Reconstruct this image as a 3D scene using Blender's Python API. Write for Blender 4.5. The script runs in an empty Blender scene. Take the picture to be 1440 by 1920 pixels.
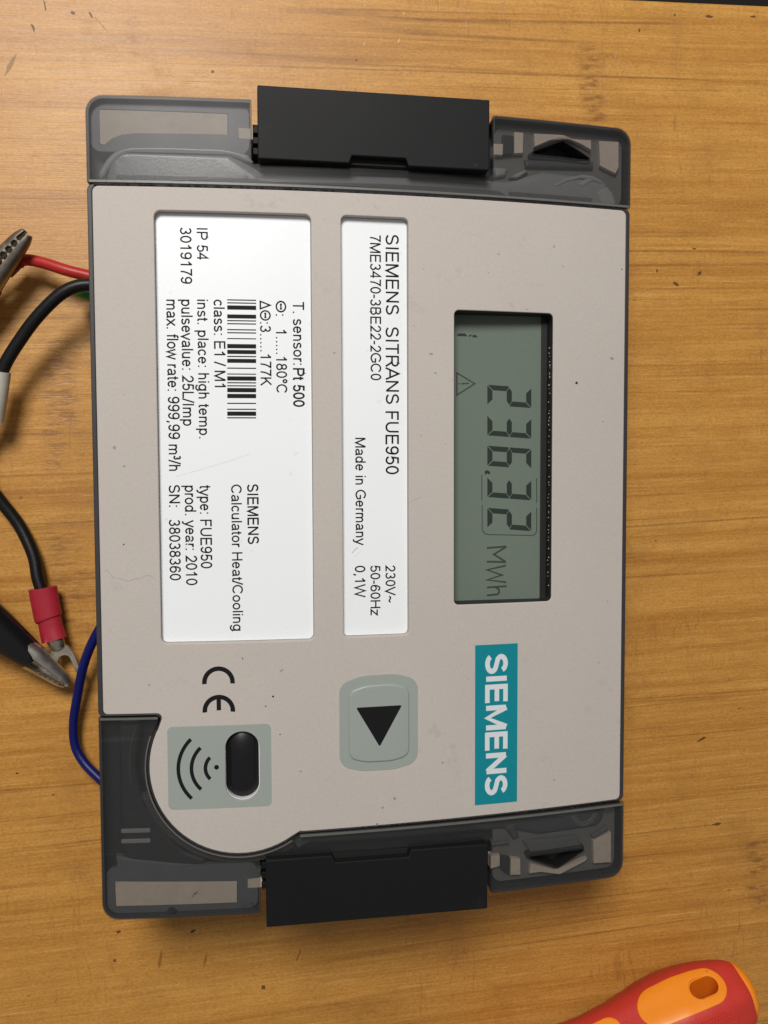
import bpy, bmesh, math, random
from mathutils import Vector, Matrix
random.seed(4)
MM = 0.001
scn = bpy.context.scene
col = scn.collection

# ------------------------------------------------------------------ camera
H = 46.0                                   # crest of the meter's face above the table, mm
ROT = Matrix(((0.98801814, -0.00370348, 0.15429339),
              (-0.01167427, -0.99864132, 0.05078598),
              (0.15389567, -0.05197873, -0.98671898)))       # world -> (right, down, forward)
CAM = Vector((-32.0, 12.25, 217.4 + H))
FPX = 1600.0
cd = bpy.data.cameras.new('camera'); cam = bpy.data.objects.new('camera', cd); col.objects.link(cam)
r0, r1, r2 = ROT[0], ROT[1], ROT[2]
cam.matrix_world = Matrix(((r0[0], -r1[0], -r2[0], CAM.x*MM), (r0[1], -r1[1], -r2[1], CAM.y*MM),
                           (r0[2], -r1[2], -r2[2], CAM.z*MM), (0, 0, 0, 1)))
cd.sensor_fit = 'VERTICAL'; cd.sensor_height = 24.0; cd.lens = 24.0*FPX/1920.0
cd.clip_start = 0.01; cd.clip_end = 20
scn.camera = cam

# ------------------------------------------------------------------ light
w = bpy.data.worlds.new('World'); scn.world = w; w.use_nodes = True
bg = w.node_tree.nodes['Background']
bg.inputs['Color'].default_value = (1.0, 0.95, 0.90, 1); bg.inputs['Strength'].default_value = 0.21
def area(name, loc, target, size, power, colr):
    l = bpy.data.lights.new(name, 'AREA'); l.shape = 'DISK'; l.size = size; l.energy = power; l.color = colr
    o = bpy.data.objects.new(name, l); col.objects.link(o); o.location = loc
    o.rotation_euler = (Vector(target)-Vector(loc)).to_track_quat('-Z', 'Y').to_euler()
    return o
area('desk_lamp', (-0.20, 0.52, 0.82), (0, 0.02, 0.02), 0.32, 9.2, (1.0, 0.965, 0.925))
scn.view_settings.view_transform = 'Standard'; scn.view_settings.look = 'None'
scn.view_settings.gamma = 1.0; scn.view_settings.exposure = 0.0
scn.cycles.use_denoising = True
scn.cycles.transparent_max_bounces = 16

# ------------------------------------------------------------------ helpers
def surf(x): return H - 4.0*((x+4.0)/70.0)**2          # the face is gently arched across its short side
def at(px, py, z=None, dz=0.0):
    """point (mm) where the line of sight through a photo pixel meets height z (or the arched face + dz)"""
    a, b = px-720.0, py-960.0
    d = Vector((ROT[0][0]*a+ROT[1][0]*b+ROT[2][0]*FPX, ROT[0][1]*a+ROT[1][1]*b+ROT[2][1]*FPX, ROT[0][2]*a+ROT[1][2]*b+ROT[2][2]*FPX))
    zz = H if z is None else z
    for _ in range(6):
        p = CAM + d*((zz-CAM.z)/d.z)
        if z is None: zz = surf(p.x)+dz
    return p

class N:                                                # tiny node-tree writer
    def __init__(s, name):
        s.m = bpy.data.materials.new(name); s.m.use_nodes = True
        s.t = s.m.node_tree; s.b = s.t.nodes['Principled BSDF']; s.out = s.t.nodes['Material Output']
    def n(s, kind, **kw):
        nd = s.t.nodes.new('ShaderNode'+kind)
        for k, v in kw.items():
            if hasattr(nd, k): setattr(nd, k, v)
        return nd
    def put(s, sock, v):
        if isinstance(v, bpy.types.NodeSocket): s.t.links.new(v, sock)
        elif isinstance(v, tuple) and len(v) == 3 and sock.type == 'RGBA': sock.default_value = (*v, 1)
        else: sock.default_value = v
    def math(s, op, a, b=0.0, c=0.0, clamp=False):
        nd = s.n('Math', operation=op, use_clamp=clamp)
        for i, v in enumerate((a, b, c)): s.put(nd.inputs[i], v)
        return nd.outputs[0]
    def obj(s): return s.n('TexCoord').outputs['Object']
    def mapping(s, vec, scale=(1, 1, 1), loc=(0, 0, 0), rot=(0, 0, 0)):
        nd = s.n('Mapping'); s.put(nd.inputs['Vector'], vec)
        nd.inputs['Scale'].default_value = scale; nd.inputs['Location'].default_value = loc; nd.inputs['Rotation'].default_value = rot
        return nd.outputs[0]
    def noise(s, vec, scale=1.0, detail=2.0, rough=0.5, dist=0.0):
        nd = s.n('TexNoise'); s.put(nd.inputs['Vector'], vec)
        nd.inputs['Scale'].default_value = scale; nd.inputs['Detail'].default_value = detail
        nd.inputs['Roughness'].default_value = rough; nd.inputs['Distortion'].default_value = dist
        return nd.outputs['Fac']
    def ramp(s, fac, stops, interp='LINEAR'):
        nd = s.n('ValToRGB'); nd.color_ramp.interpolation = interp; s.put(nd.inputs[0], fac)
        e = nd.color_ramp.elements
        while len(e) < len(stops): e.new(0.5)
        for el, (p, c) in zip(e, stops):
            el.position = p; el.color = (c, c, c, 1) if not isinstance(c, tuple) else (*c, 1)
        return nd.outputs[0]
    def mix(s, fac, a, b, mode='MIX'):
        nd = s.n('Mix', data_type='RGBA', blend_type=mode)
        s.put(nd.inputs[0], fac); s.put(nd.inputs[6], a); s.put(nd.inputs[7], b)
        return nd.outputs[2]
    def bump(s, h, dist, strength=1.0):
        nd = s.n('Bump'); nd.inputs['Distance'].default_value = dist; nd.inputs['Strength'].default_value = strength
        s.put(nd.inputs['Height'], h); s.put(s.b.inputs['Normal'], nd.outputs[0])
    def set(s, **kw):
        for k, v in kw.items(): s.put(s.b.inputs[k.replace('_', ' ')], v)
        return s

def plastic(name, c, rough=0.45, grain=0.06, gscale=900, bump=0.00003, bscale=1500, dirt=0.0, dirtc=(0.08, 0.065, 0.05), spec=0.5, vscale=18):
    k = N(name); v = k.obj()
    n1 = k.noise(v, gscale, 2); n2 = k.noise(v, vscale, 3)
    f = k.math('ADD', k.math('MULTIPLY', k.math('SUBTRACT', n1, 0.5), grain*2), k.math('MULTIPLY', k.math('SUBTRACT', n2, 0.5), grain*1.6))
    f = k.math('ADD', f, 1.0)
    nd = k.n('VectorMath', operation='SCALE'); k.put(nd.inputs[0], c); k.put(nd.inputs['Scale'], f)
    colr = nd.outputs[0]
    if dirt:
        d = k.math('MULTIPLY', k.ramp(k.noise(v, 160, 4, 0.6), [(0.60, 0.0), (0.74, 1.0)]), k.ramp(k.noise(v, 22, 2), [(0.5, 0.0), (0.68, 1.0)]))
        colr = k.mix(k.math('MULTIPLY', d, dirt), colr, dirtc)
        sp = k.ramp(k.noise(k.mapping(v, loc=(.3, .1, .7)), 420, 1), [(0.775, 0.0), (0.80, 1.0)])
        colr = k.mix(k.math('MULTIPLY', sp, min(1, dirt*2.2)), colr, dirtc)
    k.set(Base_Color=colr, Roughness=k.math('ADD', k.math('MULTIPLY', n2, 0.16), rough-0.08), Specular_IOR_Level=spec)
    if bump: k.bump(k.noise(v, bscale, 2), bump, 0.6)
    return k.m

M = {}
def wood():
    k = N('bamboo'); v = k.obj()
    wob = k.noise(k.mapping(v, (14, 90, 1)), 1.0, 2)                       # slight waver of the fibres
    sep0 = k.n('SeparateXYZ'); k.put(sep0.inputs[0], v)
    cmb = k.n('CombineXYZ'); k.put(cmb.inputs[0], sep0.outputs[0])
    k.put(cmb.inputs[1], k.math('ADD', sep0.outputs[1], k.math('MULTIPLY', wob, 0.0011)))
    vv = cmb.outputs[0]
    def st(sx, sy, d=3, r=0.55, loc=(0, 0, 0), vec=None): return k.noise(k.mapping(vec or vv, (sx, sy, 1), loc), 1.0, d, r)
    broad = st(1.6, 60, 3); mid = st(7, 260, 4, 0.65, (3, 1, 0)); fine = st(34, 1150, 4, 0.65, (1, 7, 2)); hair = st(130, 2600, 3, 0.6, (5, 2, 1))
    mott = k.noise(k.mapping(v, (230, 420, 1)), 1.0, 4, 0.7); blot = k.noise(k.mapping(v, (36, 60, 1), (7, 7, 0)), 1.0, 4, 0.6)
    base = k.ramp(broad, [(0.30, (0.391, 0.169, 0.0260)), (0.43, (0.464, 0.211, 0.0365)), (0.55, (0.488, 0.228, 0.0410)), (0.70, (0.562, 0.280, 0.0583))])
    base = k.mix(k.ramp(mid, [(0.45, 0.0), (0.74, 0.72)]), base, (0.621, 0.329, 0.0775))
    base = k.mix(k.ramp(mid, [(0.25, 0.70), (0.45, 0.0)]), base, (0.313, 0.123, 0.0146))
    base = k.mix(k.ramp(fine, [(0.27, 0.42), (0.46, 0.0)]), base, (0.293, 0.116, 0.0146))
    base = k.mix(k.ramp(fine, [(0.55, 0.0), (0.76, 0.62)]), base, (0.735, 0.431, 0.1325))
    base = k.mix(k.ramp(hair, [(0.30, 0.30), (0.48, 0.0)]), base, (0.293, 0.120, 0.0164))
    base = k.mix(k.ramp(hair, [(0.60, 0.0), (0.78, 0.30)]), base, (0.722, 0.432, 0.1459))
    base = k.mix(k.ramp(mott, [(0.28, 0.42), (0.47, 0.0)]), base, (0.313, 0.133, 0.0218))
    base = k.mix(k.ramp(blot, [(0.30, 0.34), (0.5, 0.0)]), base, (0.322, 0.135, 0.0228))
    gr = k.noise(k.mapping(v, (900, 1700, 1), (1, 5, 0)), 1.0, 3, 0.75)
    base = k.mix(k.ramp(gr, [(0.30, 0.50), (0.50, 0.0)]), base, (0.284, 0.118, 0.0170))
    base = k.mix(k.ramp(gr, [(0.52, 0.0), (0.72, 0.36)]), base, (0.693, 0.392, 0.1166))
    # glue lines and dark fibre bundles: thin, long, almost straight
    for sx, sy, lc, g in ((0.9, 75, (9, 4, 0), 0.75), (1.3, 140, (4, 2, 3), 0.55)):
        ln = st(sx, sy, 0, 0.3, lc)
        line = k.ramp(ln, [(0.484, 0.0), (0.497, 1.0), (0.503, 1.0), (0.516, 0.0)])
        gate = k.math('MULTIPLY', k.ramp(st(9, 34, 2, 0.5, (2+sx, 8, 0)), [(0.46, 0.0), (0.60, g)]), k.ramp(mott, [(0.25, 1.0), (0.7, 0.5)]))
        base = k.mix(k.math('MULTIPLY', line, gate), base, (0.185, 0.066, 0.009))
    # bamboo nodes (knuckles) where the photo shows them
    sep = k.n('SeparateXYZ'); k.put(sep.inputs[0], v)
    rag = k.noise(k.mapping(v, (150, 520, 1)), 1.0, 4, 0.62)
    rag2 = k.noise(k.mapping(v, (330, 760, 1), (4, 1, 0)), 1.0, 3, 0.6)
    jig = k.math('MULTIPLY', k.math('SUBTRACT', k.noise(k.mapping(v, (40, 190, 1)), 1.0, 3), 0.5), 0.009)
    tot = None
    for (px, py, hw, hh, amt) in NODES:
        p = at(px, py, 0.0); c, s_ = math.cos(-GR), math.sin(-GR)
        nx, ny = (p.x*c-p.y*s_)*MM, (p.x*s_+p.y*c)*MM
        gx = k.math('ABSOLUTE', k.math('ADD', k.math('SUBTRACT', sep.outputs[0], nx), jig))
        gy = k.math('ABSOLUTE', k.math('SUBTRACT', sep.outputs[1], ny))
        a = k.math('MULTIPLY', k.math('SUBTRACT', 1.0, k.math('DIVIDE', gx, hw*MM), clamp=True), 1.7, clamp=True)
        b = k.math('MULTIPLY', k.math('SUBTRACT', 1.0, k.math('DIVIDE', gy, hh*MM), clamp=True), 5.0, clamp=True)
        m = k.math('MULTIPLY', k.math('MULTIPLY', a, b), amt)
        tot = m if tot is None else k.math('MAXIMUM', tot, m)
    dk = k.math('MULTIPLY', k.ramp(rag, [(0.47, 0.0), (0.60, 1.0)]), tot)
    lt = k.math('MULTIPLY', k.ramp(rag2, [(0.56, 0.0), (0.70, 0.40)]), tot)
    base = k.mix(k.math('MULTIPLY', tot, 0.20), base, (0.28, 0.112, 0.020))
    base = k.mix(k.math('MULTIPLY', dk, 0.72), base, (0.20, 0.080, 0.015))
    base = k.mix(lt, base, (0.58, 0.33, 0.14))
    # grubby marks, specks and faint scratches of an old bench
    g1 = k.math('MULTIPLY', k.ramp(k.noise(v, 30, 5, 0.7), [(0.54, 0.0), (0.76, 0.6)]), 0.6)
    base = k.mix(g1, base, (0.20, 0.085, 0.024))
    sp = k.math('MULTIPLY', k.ramp(k.noise(k.mapping(v, (1, 1.5, 1), (3, 3, 0)), 230, 4, 0.7), [(0.67, 0.0), (0.76, 0.85)]), k.ramp(k.noise(v, 21, 2), [(0.42, 0.0), (0.55, 1.0)]))
    base = k.mix(sp, base, (0.115, 0.045, 0.014))
    sc = None
    for rot, sd in ((0.30, 0.0), (-0.55, 3.0)):
        sn = k.noise(k.mapping(v, (170, 20, 1), (sd, sd*2, 0), (0, 0, rot)), 1.0, 3, 0.6)
        q = k.math('MULTIPLY', k.ramp(sn, [(0.488, 0.0), (0.499, 1.0), (0.501, 1.0), (0.512, 0.0)]),
                   k.ramp(k.noise(k.mapping(v, (30, 30, 1), (sd, 1, 0)), 1.0, 3, 0.6), [(0.56, 0.0), (0.68, 0.42)]))
        sc = q if sc is None else k.math('MAXIMUM', sc, q)
    base = k.mix(sc, base, (0.20, 0.085, 0.026))
    rough = k.math('ADD', 0.33, k.math('MULTIPLY', fine, 0.20))
    rough = k.math('ADD', rough, k.math('MULTIPLY', g1, 0.25))
    k.set(Base_Color=base, Roughness=rough, Specular_IOR_Level=0.42)
    hgt = k.math('ADD', k.math('MULTIPLY', fine, 0.6), k.math('MULTIPLY', hair, 0.4))
    hgt = k.math('SUBTRACT', hgt, k.math('MULTIPLY', dk, 0.6)); hgt = k.math('SUBTRACT', hgt, k.math('MULTIPLY', sc, 0.8))
    k.bump(hgt, 0.00018, 0.55)
    return k.m

def smoky():
    """smoke-tinted clear plastic, slightly cloudy"""
    k = N('smoky_plastic'); v = k.obj()
    n2 = k.noise(v, 60, 3)
    scr = k.ramp(k.noise(k.mapping(v, (60, 900, 60), (0, 0, 0), (0, 0, 0.7)), 1.0, 2), [(0.66, 0.0), (0.72, 1.0)])
    dirt = k.math('MULTIPLY', k.ramp(k.noise(v, 330, 3, 0.6), [(0.66, 0.0), (0.73, 1.0)]), k.ramp(k.noise(v, 45, 2), [(0.5, 0.0), (0.62, 0.9)]))
    dc = k.mix(k.math('MULTIPLY', scr, 0.12), (0.062, 0.063, 0.065), (0.4, 0.4, 0.4))
    dc = k.mix(dirt, dc, (0.02, 0.018, 0.015))
    k.set(Base_Color=dc, Roughness=k.math('ADD', 0.30, k.math('MULTIPLY', n2, 0.14)), Specular_IOR_Level=0.5)
    k.bump(k.noise(v, 700, 2), 0.00002, 0.5)
    tr = k.n('BsdfTransparent'); tr.inputs[0].default_value = (0.86, 0.86, 0.86, 1)
    ms = k.n('MixShader'); k.put(ms.inputs[0], k.math('ADD', k.math('MULTIPLY', n2, 0.08), k.math('MULTIPLY', dirt, 0.5)))
    # share of the clear pass-through: the rest is the cloudy tint
    k.put(ms.inputs[0], k.math('SUBTRACT', 0.79, k.math('MULTIPLY', dirt, 0.5)))
    k.t.links.new(k.b.outputs[0], ms.inputs[1]); k.t.links.new(tr.outputs[0], ms.inputs[2])
    k.t.links.new(ms.outputs[0], k.out.inputs['Surface'])
    return k.m

def metal(name, c, rough=0.3):
    k = N(name); v = k.obj()
    n = k.noise(v, 700, 4, 0.6); n2 = k.noise(v, 180, 3)
    cc = k.mix(k.ramp(n2, [(0.45, 0.0), (0.7, 0.6)]), c, (c[0]*0.45, c[1]*0.42, c[2]*0.36))
    k.set(Base_Color=cc, Metallic=1.0, Roughness=k.math('ADD', rough-0.1, k.math('MULTIPLY', n, 0.25)))
    k.bump(n, 0.00004, 0.5)
    return k.m

GR = math.radians(2.1)
NODES = [(1112, 170, 5.6, 15, 1.0), (1424, 1640, 6.0, 14, 1.0), (112, 720, 6.0, 14, 0.85), (100, 830, 4.5, 10, 0.6), (125, 1085, 7.0, 20, 0.65), (250, 60, 3.0, 5, 0.35)]
M['wood'] = wood()
M['smoky'] = smoky()
M['panel'] = plastic('panel_beige', (0.458, 0.421, 0.388), 0.60, 0.07, 1400, 0.00004, 2200, dirt=0.20, spec=0.35)
M['edge'] = plastic('panel_edge', (0.42, 0.38, 0.345), 0.55, 0.05, dirt=0.3)
M['body'] = plastic('housing_charcoal', (0.030, 0.029, 0.031), 0.45, 0.10)
M['black'] = plastic('clip_black', (0.0080, 0.0083, 0.0090), 0.52, 0.14, 900, 0.00003, 2400, spec=0.17, dirt=0.10, dirtc=(0.10, 0.10, 0.10))
M['pad'] = plastic('pad_beige', (0.78, 0.66, 0.535), 0.6, 0.12, 420, dirt=0.85)
M['pale'] = plastic('pale_grey', (0.42, 0.41, 0.40), 0.25, 0.10, 300)  # bosses and beads; also colours the built highlights under the covers
M['pale2'] = plastic('web_grey', (0.15, 0.155, 0.158), 0.3, 0.10, 300)
M['floorgrey'] = plastic('cavity_grey', (0.20, 0.19, 0.175), 0.45, 0.20, 120)
M['rimgrey'] = plastic('ledge_grey', (0.145, 0.150, 0.156), 0.4, 0.16, 160)
M['lip'] = plastic('cover_edge_sheen', (0.115, 0.112, 0.106), 0.36, 0.12, 300)  # lightened to paint the shine on the lip
M['band'] = plastic('cover_flange', (0.070, 0.062, 0.053), 0.45, 0.14, 260)
M['rib'] = plastic('rib_grey', (0.085, 0.09, 0.095), 0.4, 0.08)
M['shroud'] = plastic('shroud_grey', (0.34, 0.342, 0.35), 0.20, 0.06)
M['label'] = plastic('label_white', (0.785, 0.822, 0.85), 0.38, 0.012, 900, 0.00001, dirt=0.05, dirtc=(0.3, 0.29, 0.27))
M['ink'] = plastic('ink_black', (0.0075, 0.0075, 0.008), 0.6, 0.1, bump=0, spec=0.15)
M['teal'] = plastic('logo_teal', (0.004, 0.208, 0.258), 0.55, 0.05, bump=0, spec=0.2)
M['lightprint'] = plastic('logo_white', (0.62, 0.66, 0.68), 0.5, 0.03, bump=0)
M['lcd'] = plastic('lcd_glass', (0.138, 0.171, 0.141), 0.25, 0.06, 1800, 0, spec=0.3)
M['seg'] = plastic('lcd_segment', (0.020, 0.030, 0.024), 0.3, 0.05, bump=0)
M['segthin'] = plastic('lcd_thin_segment', (0.036, 0.050, 0.041), 0.3, 0.05, bump=0)
M['dark'] = plastic('recess_black', (0.008, 0.008, 0.008), 0.5, 0.1)
M['button'] = plastic('button_grey', (0.285, 0.325, 0.30), 0.40, 0.03, 900, 0.00002, 1500, dirt=0.05)
M['lens'] = plastic('lens_black', (0.006, 0.006, 0.007), 0.24, 0.1, bump=0)
M['clear'] = plastic('lens_rim', (0.75, 0.76, 0.78), 0.15, 0.02, bump=0)
M['wire_black'] = plastic('wire_black', (0.006, 0.006, 0.0066), 0.42, 0.2, 700, 0.00005, 900, spec=0.28)
M['wire_red'] = plastic('wire_red', (0.40, 0.020, 0.016), 0.42, 0.14, spec=0.35)
M['wire_blue'] = plastic('wire_blue', (0.004, 0.007, 0.095), 0.40, 0.12, spec=0.28)
M['wire_green'] = plastic('wire_green', (0.015, 0.22, 0.045), 0.4, 0.1)
M['wire_yellow'] = plastic('wire_yellow', (0.42, 0.36, 0.03), 0.4, 0.1)
M['sleeve_red'] = plastic('sleeve_red', (0.34, 0.017, 0.032), 0.36, 0.12, 500)
M['sleeve_pale'] = plastic('sleeve_pale', (0.50, 0.49, 0.42), 0.5, 0.12, 260, dirt=0.4)
M['steel'] = metal('nickel_steel', (0.68, 0.65, 0.58), 0.36)
M['steel_dark'] = metal('tarnished_steel', (0.48, 0.43, 0.36), 0.40)
M['steel_old'] = metal('dull_steel', (0.34, 0.31, 0.26), 0.40)
M['boot'] = plastic('boot_black', (0.006, 0.006, 0.007), 0.30, 0.12, 500)
M['boot_red'] = plastic('boot_red', (0.20, 0.012, 0.010), 0.40, 0.12, 500)
M['orange'] = plastic('handle_orange', (0.92, 0.275, 0.012), 0.42, 0.04, 700, dirt=0.15)
M['red'] = plastic('handle_red', (0.56, 0.034, 0.022), 0.50, 0.10, 1000, 0.0001, 1500)
M['floor'] = plastic('floor_dark', (0.02, 0.018, 0.017), 0.6, 0.2)
M['scratch'] = plastic('scratch_grey', (0.35, 0.322, 0.30), 0.6, 0.1, bump=0)
M['faint'] = plastic('faint_mark', (0.73, 0.755, 0.77), 0.5, 0.05, bump=0)
def film(name, c, share):
    m = plastic(name, c, 0.5, 0.25, 900, bump=0); t = m.node_tree
    tr = t.nodes.new('ShaderNodeBsdfTransparent'); mx = t.nodes.new('ShaderNodeMixShader'); mx.inputs[0].default_value = share
    t.links.new(t.nodes['Principled BSDF'].outputs[0], mx.inputs[1]); t.links.new(tr.outputs[0], mx.inputs[2]); t.links.new(mx.outputs[0], t.nodes['Material Output'].inputs['Surface'])
    return m
M['stain'] = film('bench_stain', (0.13, 0.052, 0.014), 0.60)
M['faintstain'] = film('bench_scuff', (0.17, 0.072, 0.020), 0.84)
M['nick_glint'] = film('bench_nick_glint', (0.80, 0.56, 0.28), 0.45)  # small scratches; the pale colour paints the glint they catch
M['greenmark'] = film('green_smear', (0.06, 0.09, 0.02), 0.5)
M['dirt'] = plastic('grime', (0.012, 0.010, 0.009), 0.8, 0.2)

def link(name, mesh, mat, parent=None):
    o = bpy.data.objects.new(name, mesh); col.objects.link(o)
    if mat is not None:
        mesh.materials.clear(); mesh.materials.append(M[mat])
    if parent is not None: o.parent = parent
    return o
def thing(name, label, cat, loc=(0, 0, 0)):
    o = bpy.data.objects.new(name, None); col.objects.link(o); o.location = loc; o.empty_display_size = 0.01
    o['label'] = label; o['category'] = cat
    return o
def finish(me, angle=32):
    me.polygons.foreach_set('use_smooth', [True]*len(me.polygons)); me.set_sharp_from_angle(angle=math.radians(angle)); me.update()
    return me
def rebase(o):
    """children of a thing whose Empty is not at the origin: mesh coordinates are world ones, so shift them back"""
    if o.parent is not None: o.matrix_parent_inverse = o.parent.matrix_basis.inverted()
    return o

def fillet(pts, n=6):
    """pts: (x, y, r) -> rounded outline"""
    out = []; L = len(pts)
    for i in range(L):
        p = Vector(pts[i][:2]); r = pts[i][2] if len(pts[i]) > 2 else 0
        a = Vector(pts[i-1][:2])-p; b = Vector(pts[(i+1) % L][:2])-p
        if r <= 0: out.append((p.x, p.y)); continue
        la, lb = a.length, b.length; a.normalize(); b.normalize()
        ang = a.angle(b)
        if ang > 3.1 or ang < 0.02: out.append((p.x, p.y)); continue
        t = min(r/math.tan(ang/2), la*0.49, lb*0.49); rr = t*math.tan(ang/2)
        c = p+(a+b).normalized()*(rr/math.sin(ang/2))
        s0 = p+a*t-c; s1 = p+b*t-c
        a0 = math.atan2(s0.y, s0.x); d = math.atan2(s1.y, s1.x)-a0
        while d > math.pi: d -= 2*math.pi
        while d < -math.pi: d += 2*math.pi
        out += [(c.x+rr*math.cos(a0+d*j/n), c.y+rr*math.sin(a0+d*j/n)) for j in range(n+1)]
    return out
def rrect(x0, x1, y0, y1, r, n=6): return fillet([(x0, y0, r), (x1, y0, r), (x1, y1, r), (x0, y1, r)], n)
def pix(pts, z=None, dz=0.0): return [tuple(at(a, b, z, dz)[:2]) for a, b in pts]

def plate(loops, top, thick, bev=0.0, arched=True, cut=4.0, bres=2):
    """flat plate with holes and rounded rims; 'top' is the height of its upper face (relative to the arched face when arched)"""
    cu = bpy.data.curves.new('tmp', 'CURVE'); cu.dimensions = '2D'; cu.fill_mode = 'BOTH'
    cu.extrude = max(thick/2-bev, 1e-4); cu.bevel_depth = bev; cu.bevel_resolution = bres; cu.offset = -bev
    for lp in loops:
        sp = cu.splines.new('POLY'); sp.points.add(len(lp)-1); sp.use_cyclic_u = True
        for q, (x, y) in zip(sp.points, lp): q.co = (x, y, 0, 1)
    o = bpy.data.objects.new('tmp', cu); col.objects.link(o)
    dg = bpy.context.evaluated_depsgraph_get()
    me = bpy.data.meshes.new_from_object(o.evaluated_get(dg))
    bpy.data.objects.remove(o); bpy.data.curves.remove(cu)
    bm = bmesh.new(); bm.from_mesh(me); bmesh.ops.remove_doubles(bm, verts=bm.verts, dist=0.002)
    if arched:
        xs = [v.co.x for v in bm.verts]; x = math.ceil(min(xs)/cut)*cut
        while x < max(xs):
            bmesh.ops.bisect_plane(bm, geom=bm.verts[:]+bm.edges[:]+bm.faces[:], plane_co=(x, 0, 0), plane_no=(1, 0, 0), dist=0.001)
            x += cut
    for v in bm.verts:
        z = v.co.z-thick/2+top
        if arched: z += surf(v.co.x)
        v.co = Vector((v.co.x, v.co.y, z))*MM
    bmesh.ops.recalc_face_normals(bm, faces=bm.faces[:])
    bm.to_mesh(me); bm.free()
    return finish(me, 32 if bres > 2 else 12)

def prism(loop, z0, z1, axis='z'):
    bm = bmesh.new()
    a = [bm.verts.new(Vector((x, y, z0))*MM) for x, y in loop]; b = [bm.verts.new(Vector((x, y, z1))*MM) for x, y in loop]
    bm.faces.new(a[::-1]); bm.faces.new(b)
    for i in range(len(loop)):
        j = (i+1) % len(loop); bm.faces.new((a[i], a[j], b[j], b[i]))
    bmesh.ops.recalc_face_normals(bm, faces=bm.faces[:])
    me = bpy.data.meshes.new('prism'); bm.to_mesh(me); bm.free()
    return me
def flat(loops, dz, zfix=None):
    """print: a thin film lying on the arched face (or on height zfix)"""
    return plate(loops, dz, 0.02, 0.0, arched=True) if zfix is None else plate(loops, zfix+dz, 0.02, 0.0, arched=False)

def strips(lines, wd, place):
    """flat strokes: each polyline becomes a mitred ribbon of width wd; place(x, y, k) gives the 3D point (mm) of stroke k"""
    v = []; fc = []
    for k, pts in enumerate(lines):
        closed = len(pts) > 2 and (Vector(pts[0])-Vector(pts[-1])).length < 1e-6
        P = [Vector(p) for p in (pts[:-1] if closed else pts)]; n = len(P); base = len(v)
        for i, p in enumerate(P):
            a = P[i-1] if (i > 0 or closed) else None; b = P[(i+1) % n] if (i < n-1 or closed) else None
            t1 = (p-a).normalized() if a is not None else None; t2 = (b-p).normalized() if b is not None else None
            t1 = t1 or t2; t2 = t2 or t1
            m = t1+t2
            m = t1 if m.length < 0.2 else m.normalized()
            kk = max(0.38 if wd < 0.2 or wd > 2 else 0.72, m.dot(t1)); nn = Vector((-m.y, m.x))*(wd/2/kk)
            v += [place(p.x+nn.x, p.y+nn.y, k), place(p.x-nn.x, p.y-nn.y, k)]
        for i in range(n if closed else n-1):
            a = base+2*i; b = base+2*((i+1) % n); fc.append((a, a+1, b+1, b))
    me = bpy.data.meshes.new('strokes'); me.from_pydata([Vector(q)*MM for q in v], [], fc); me.update()
    return me

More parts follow.
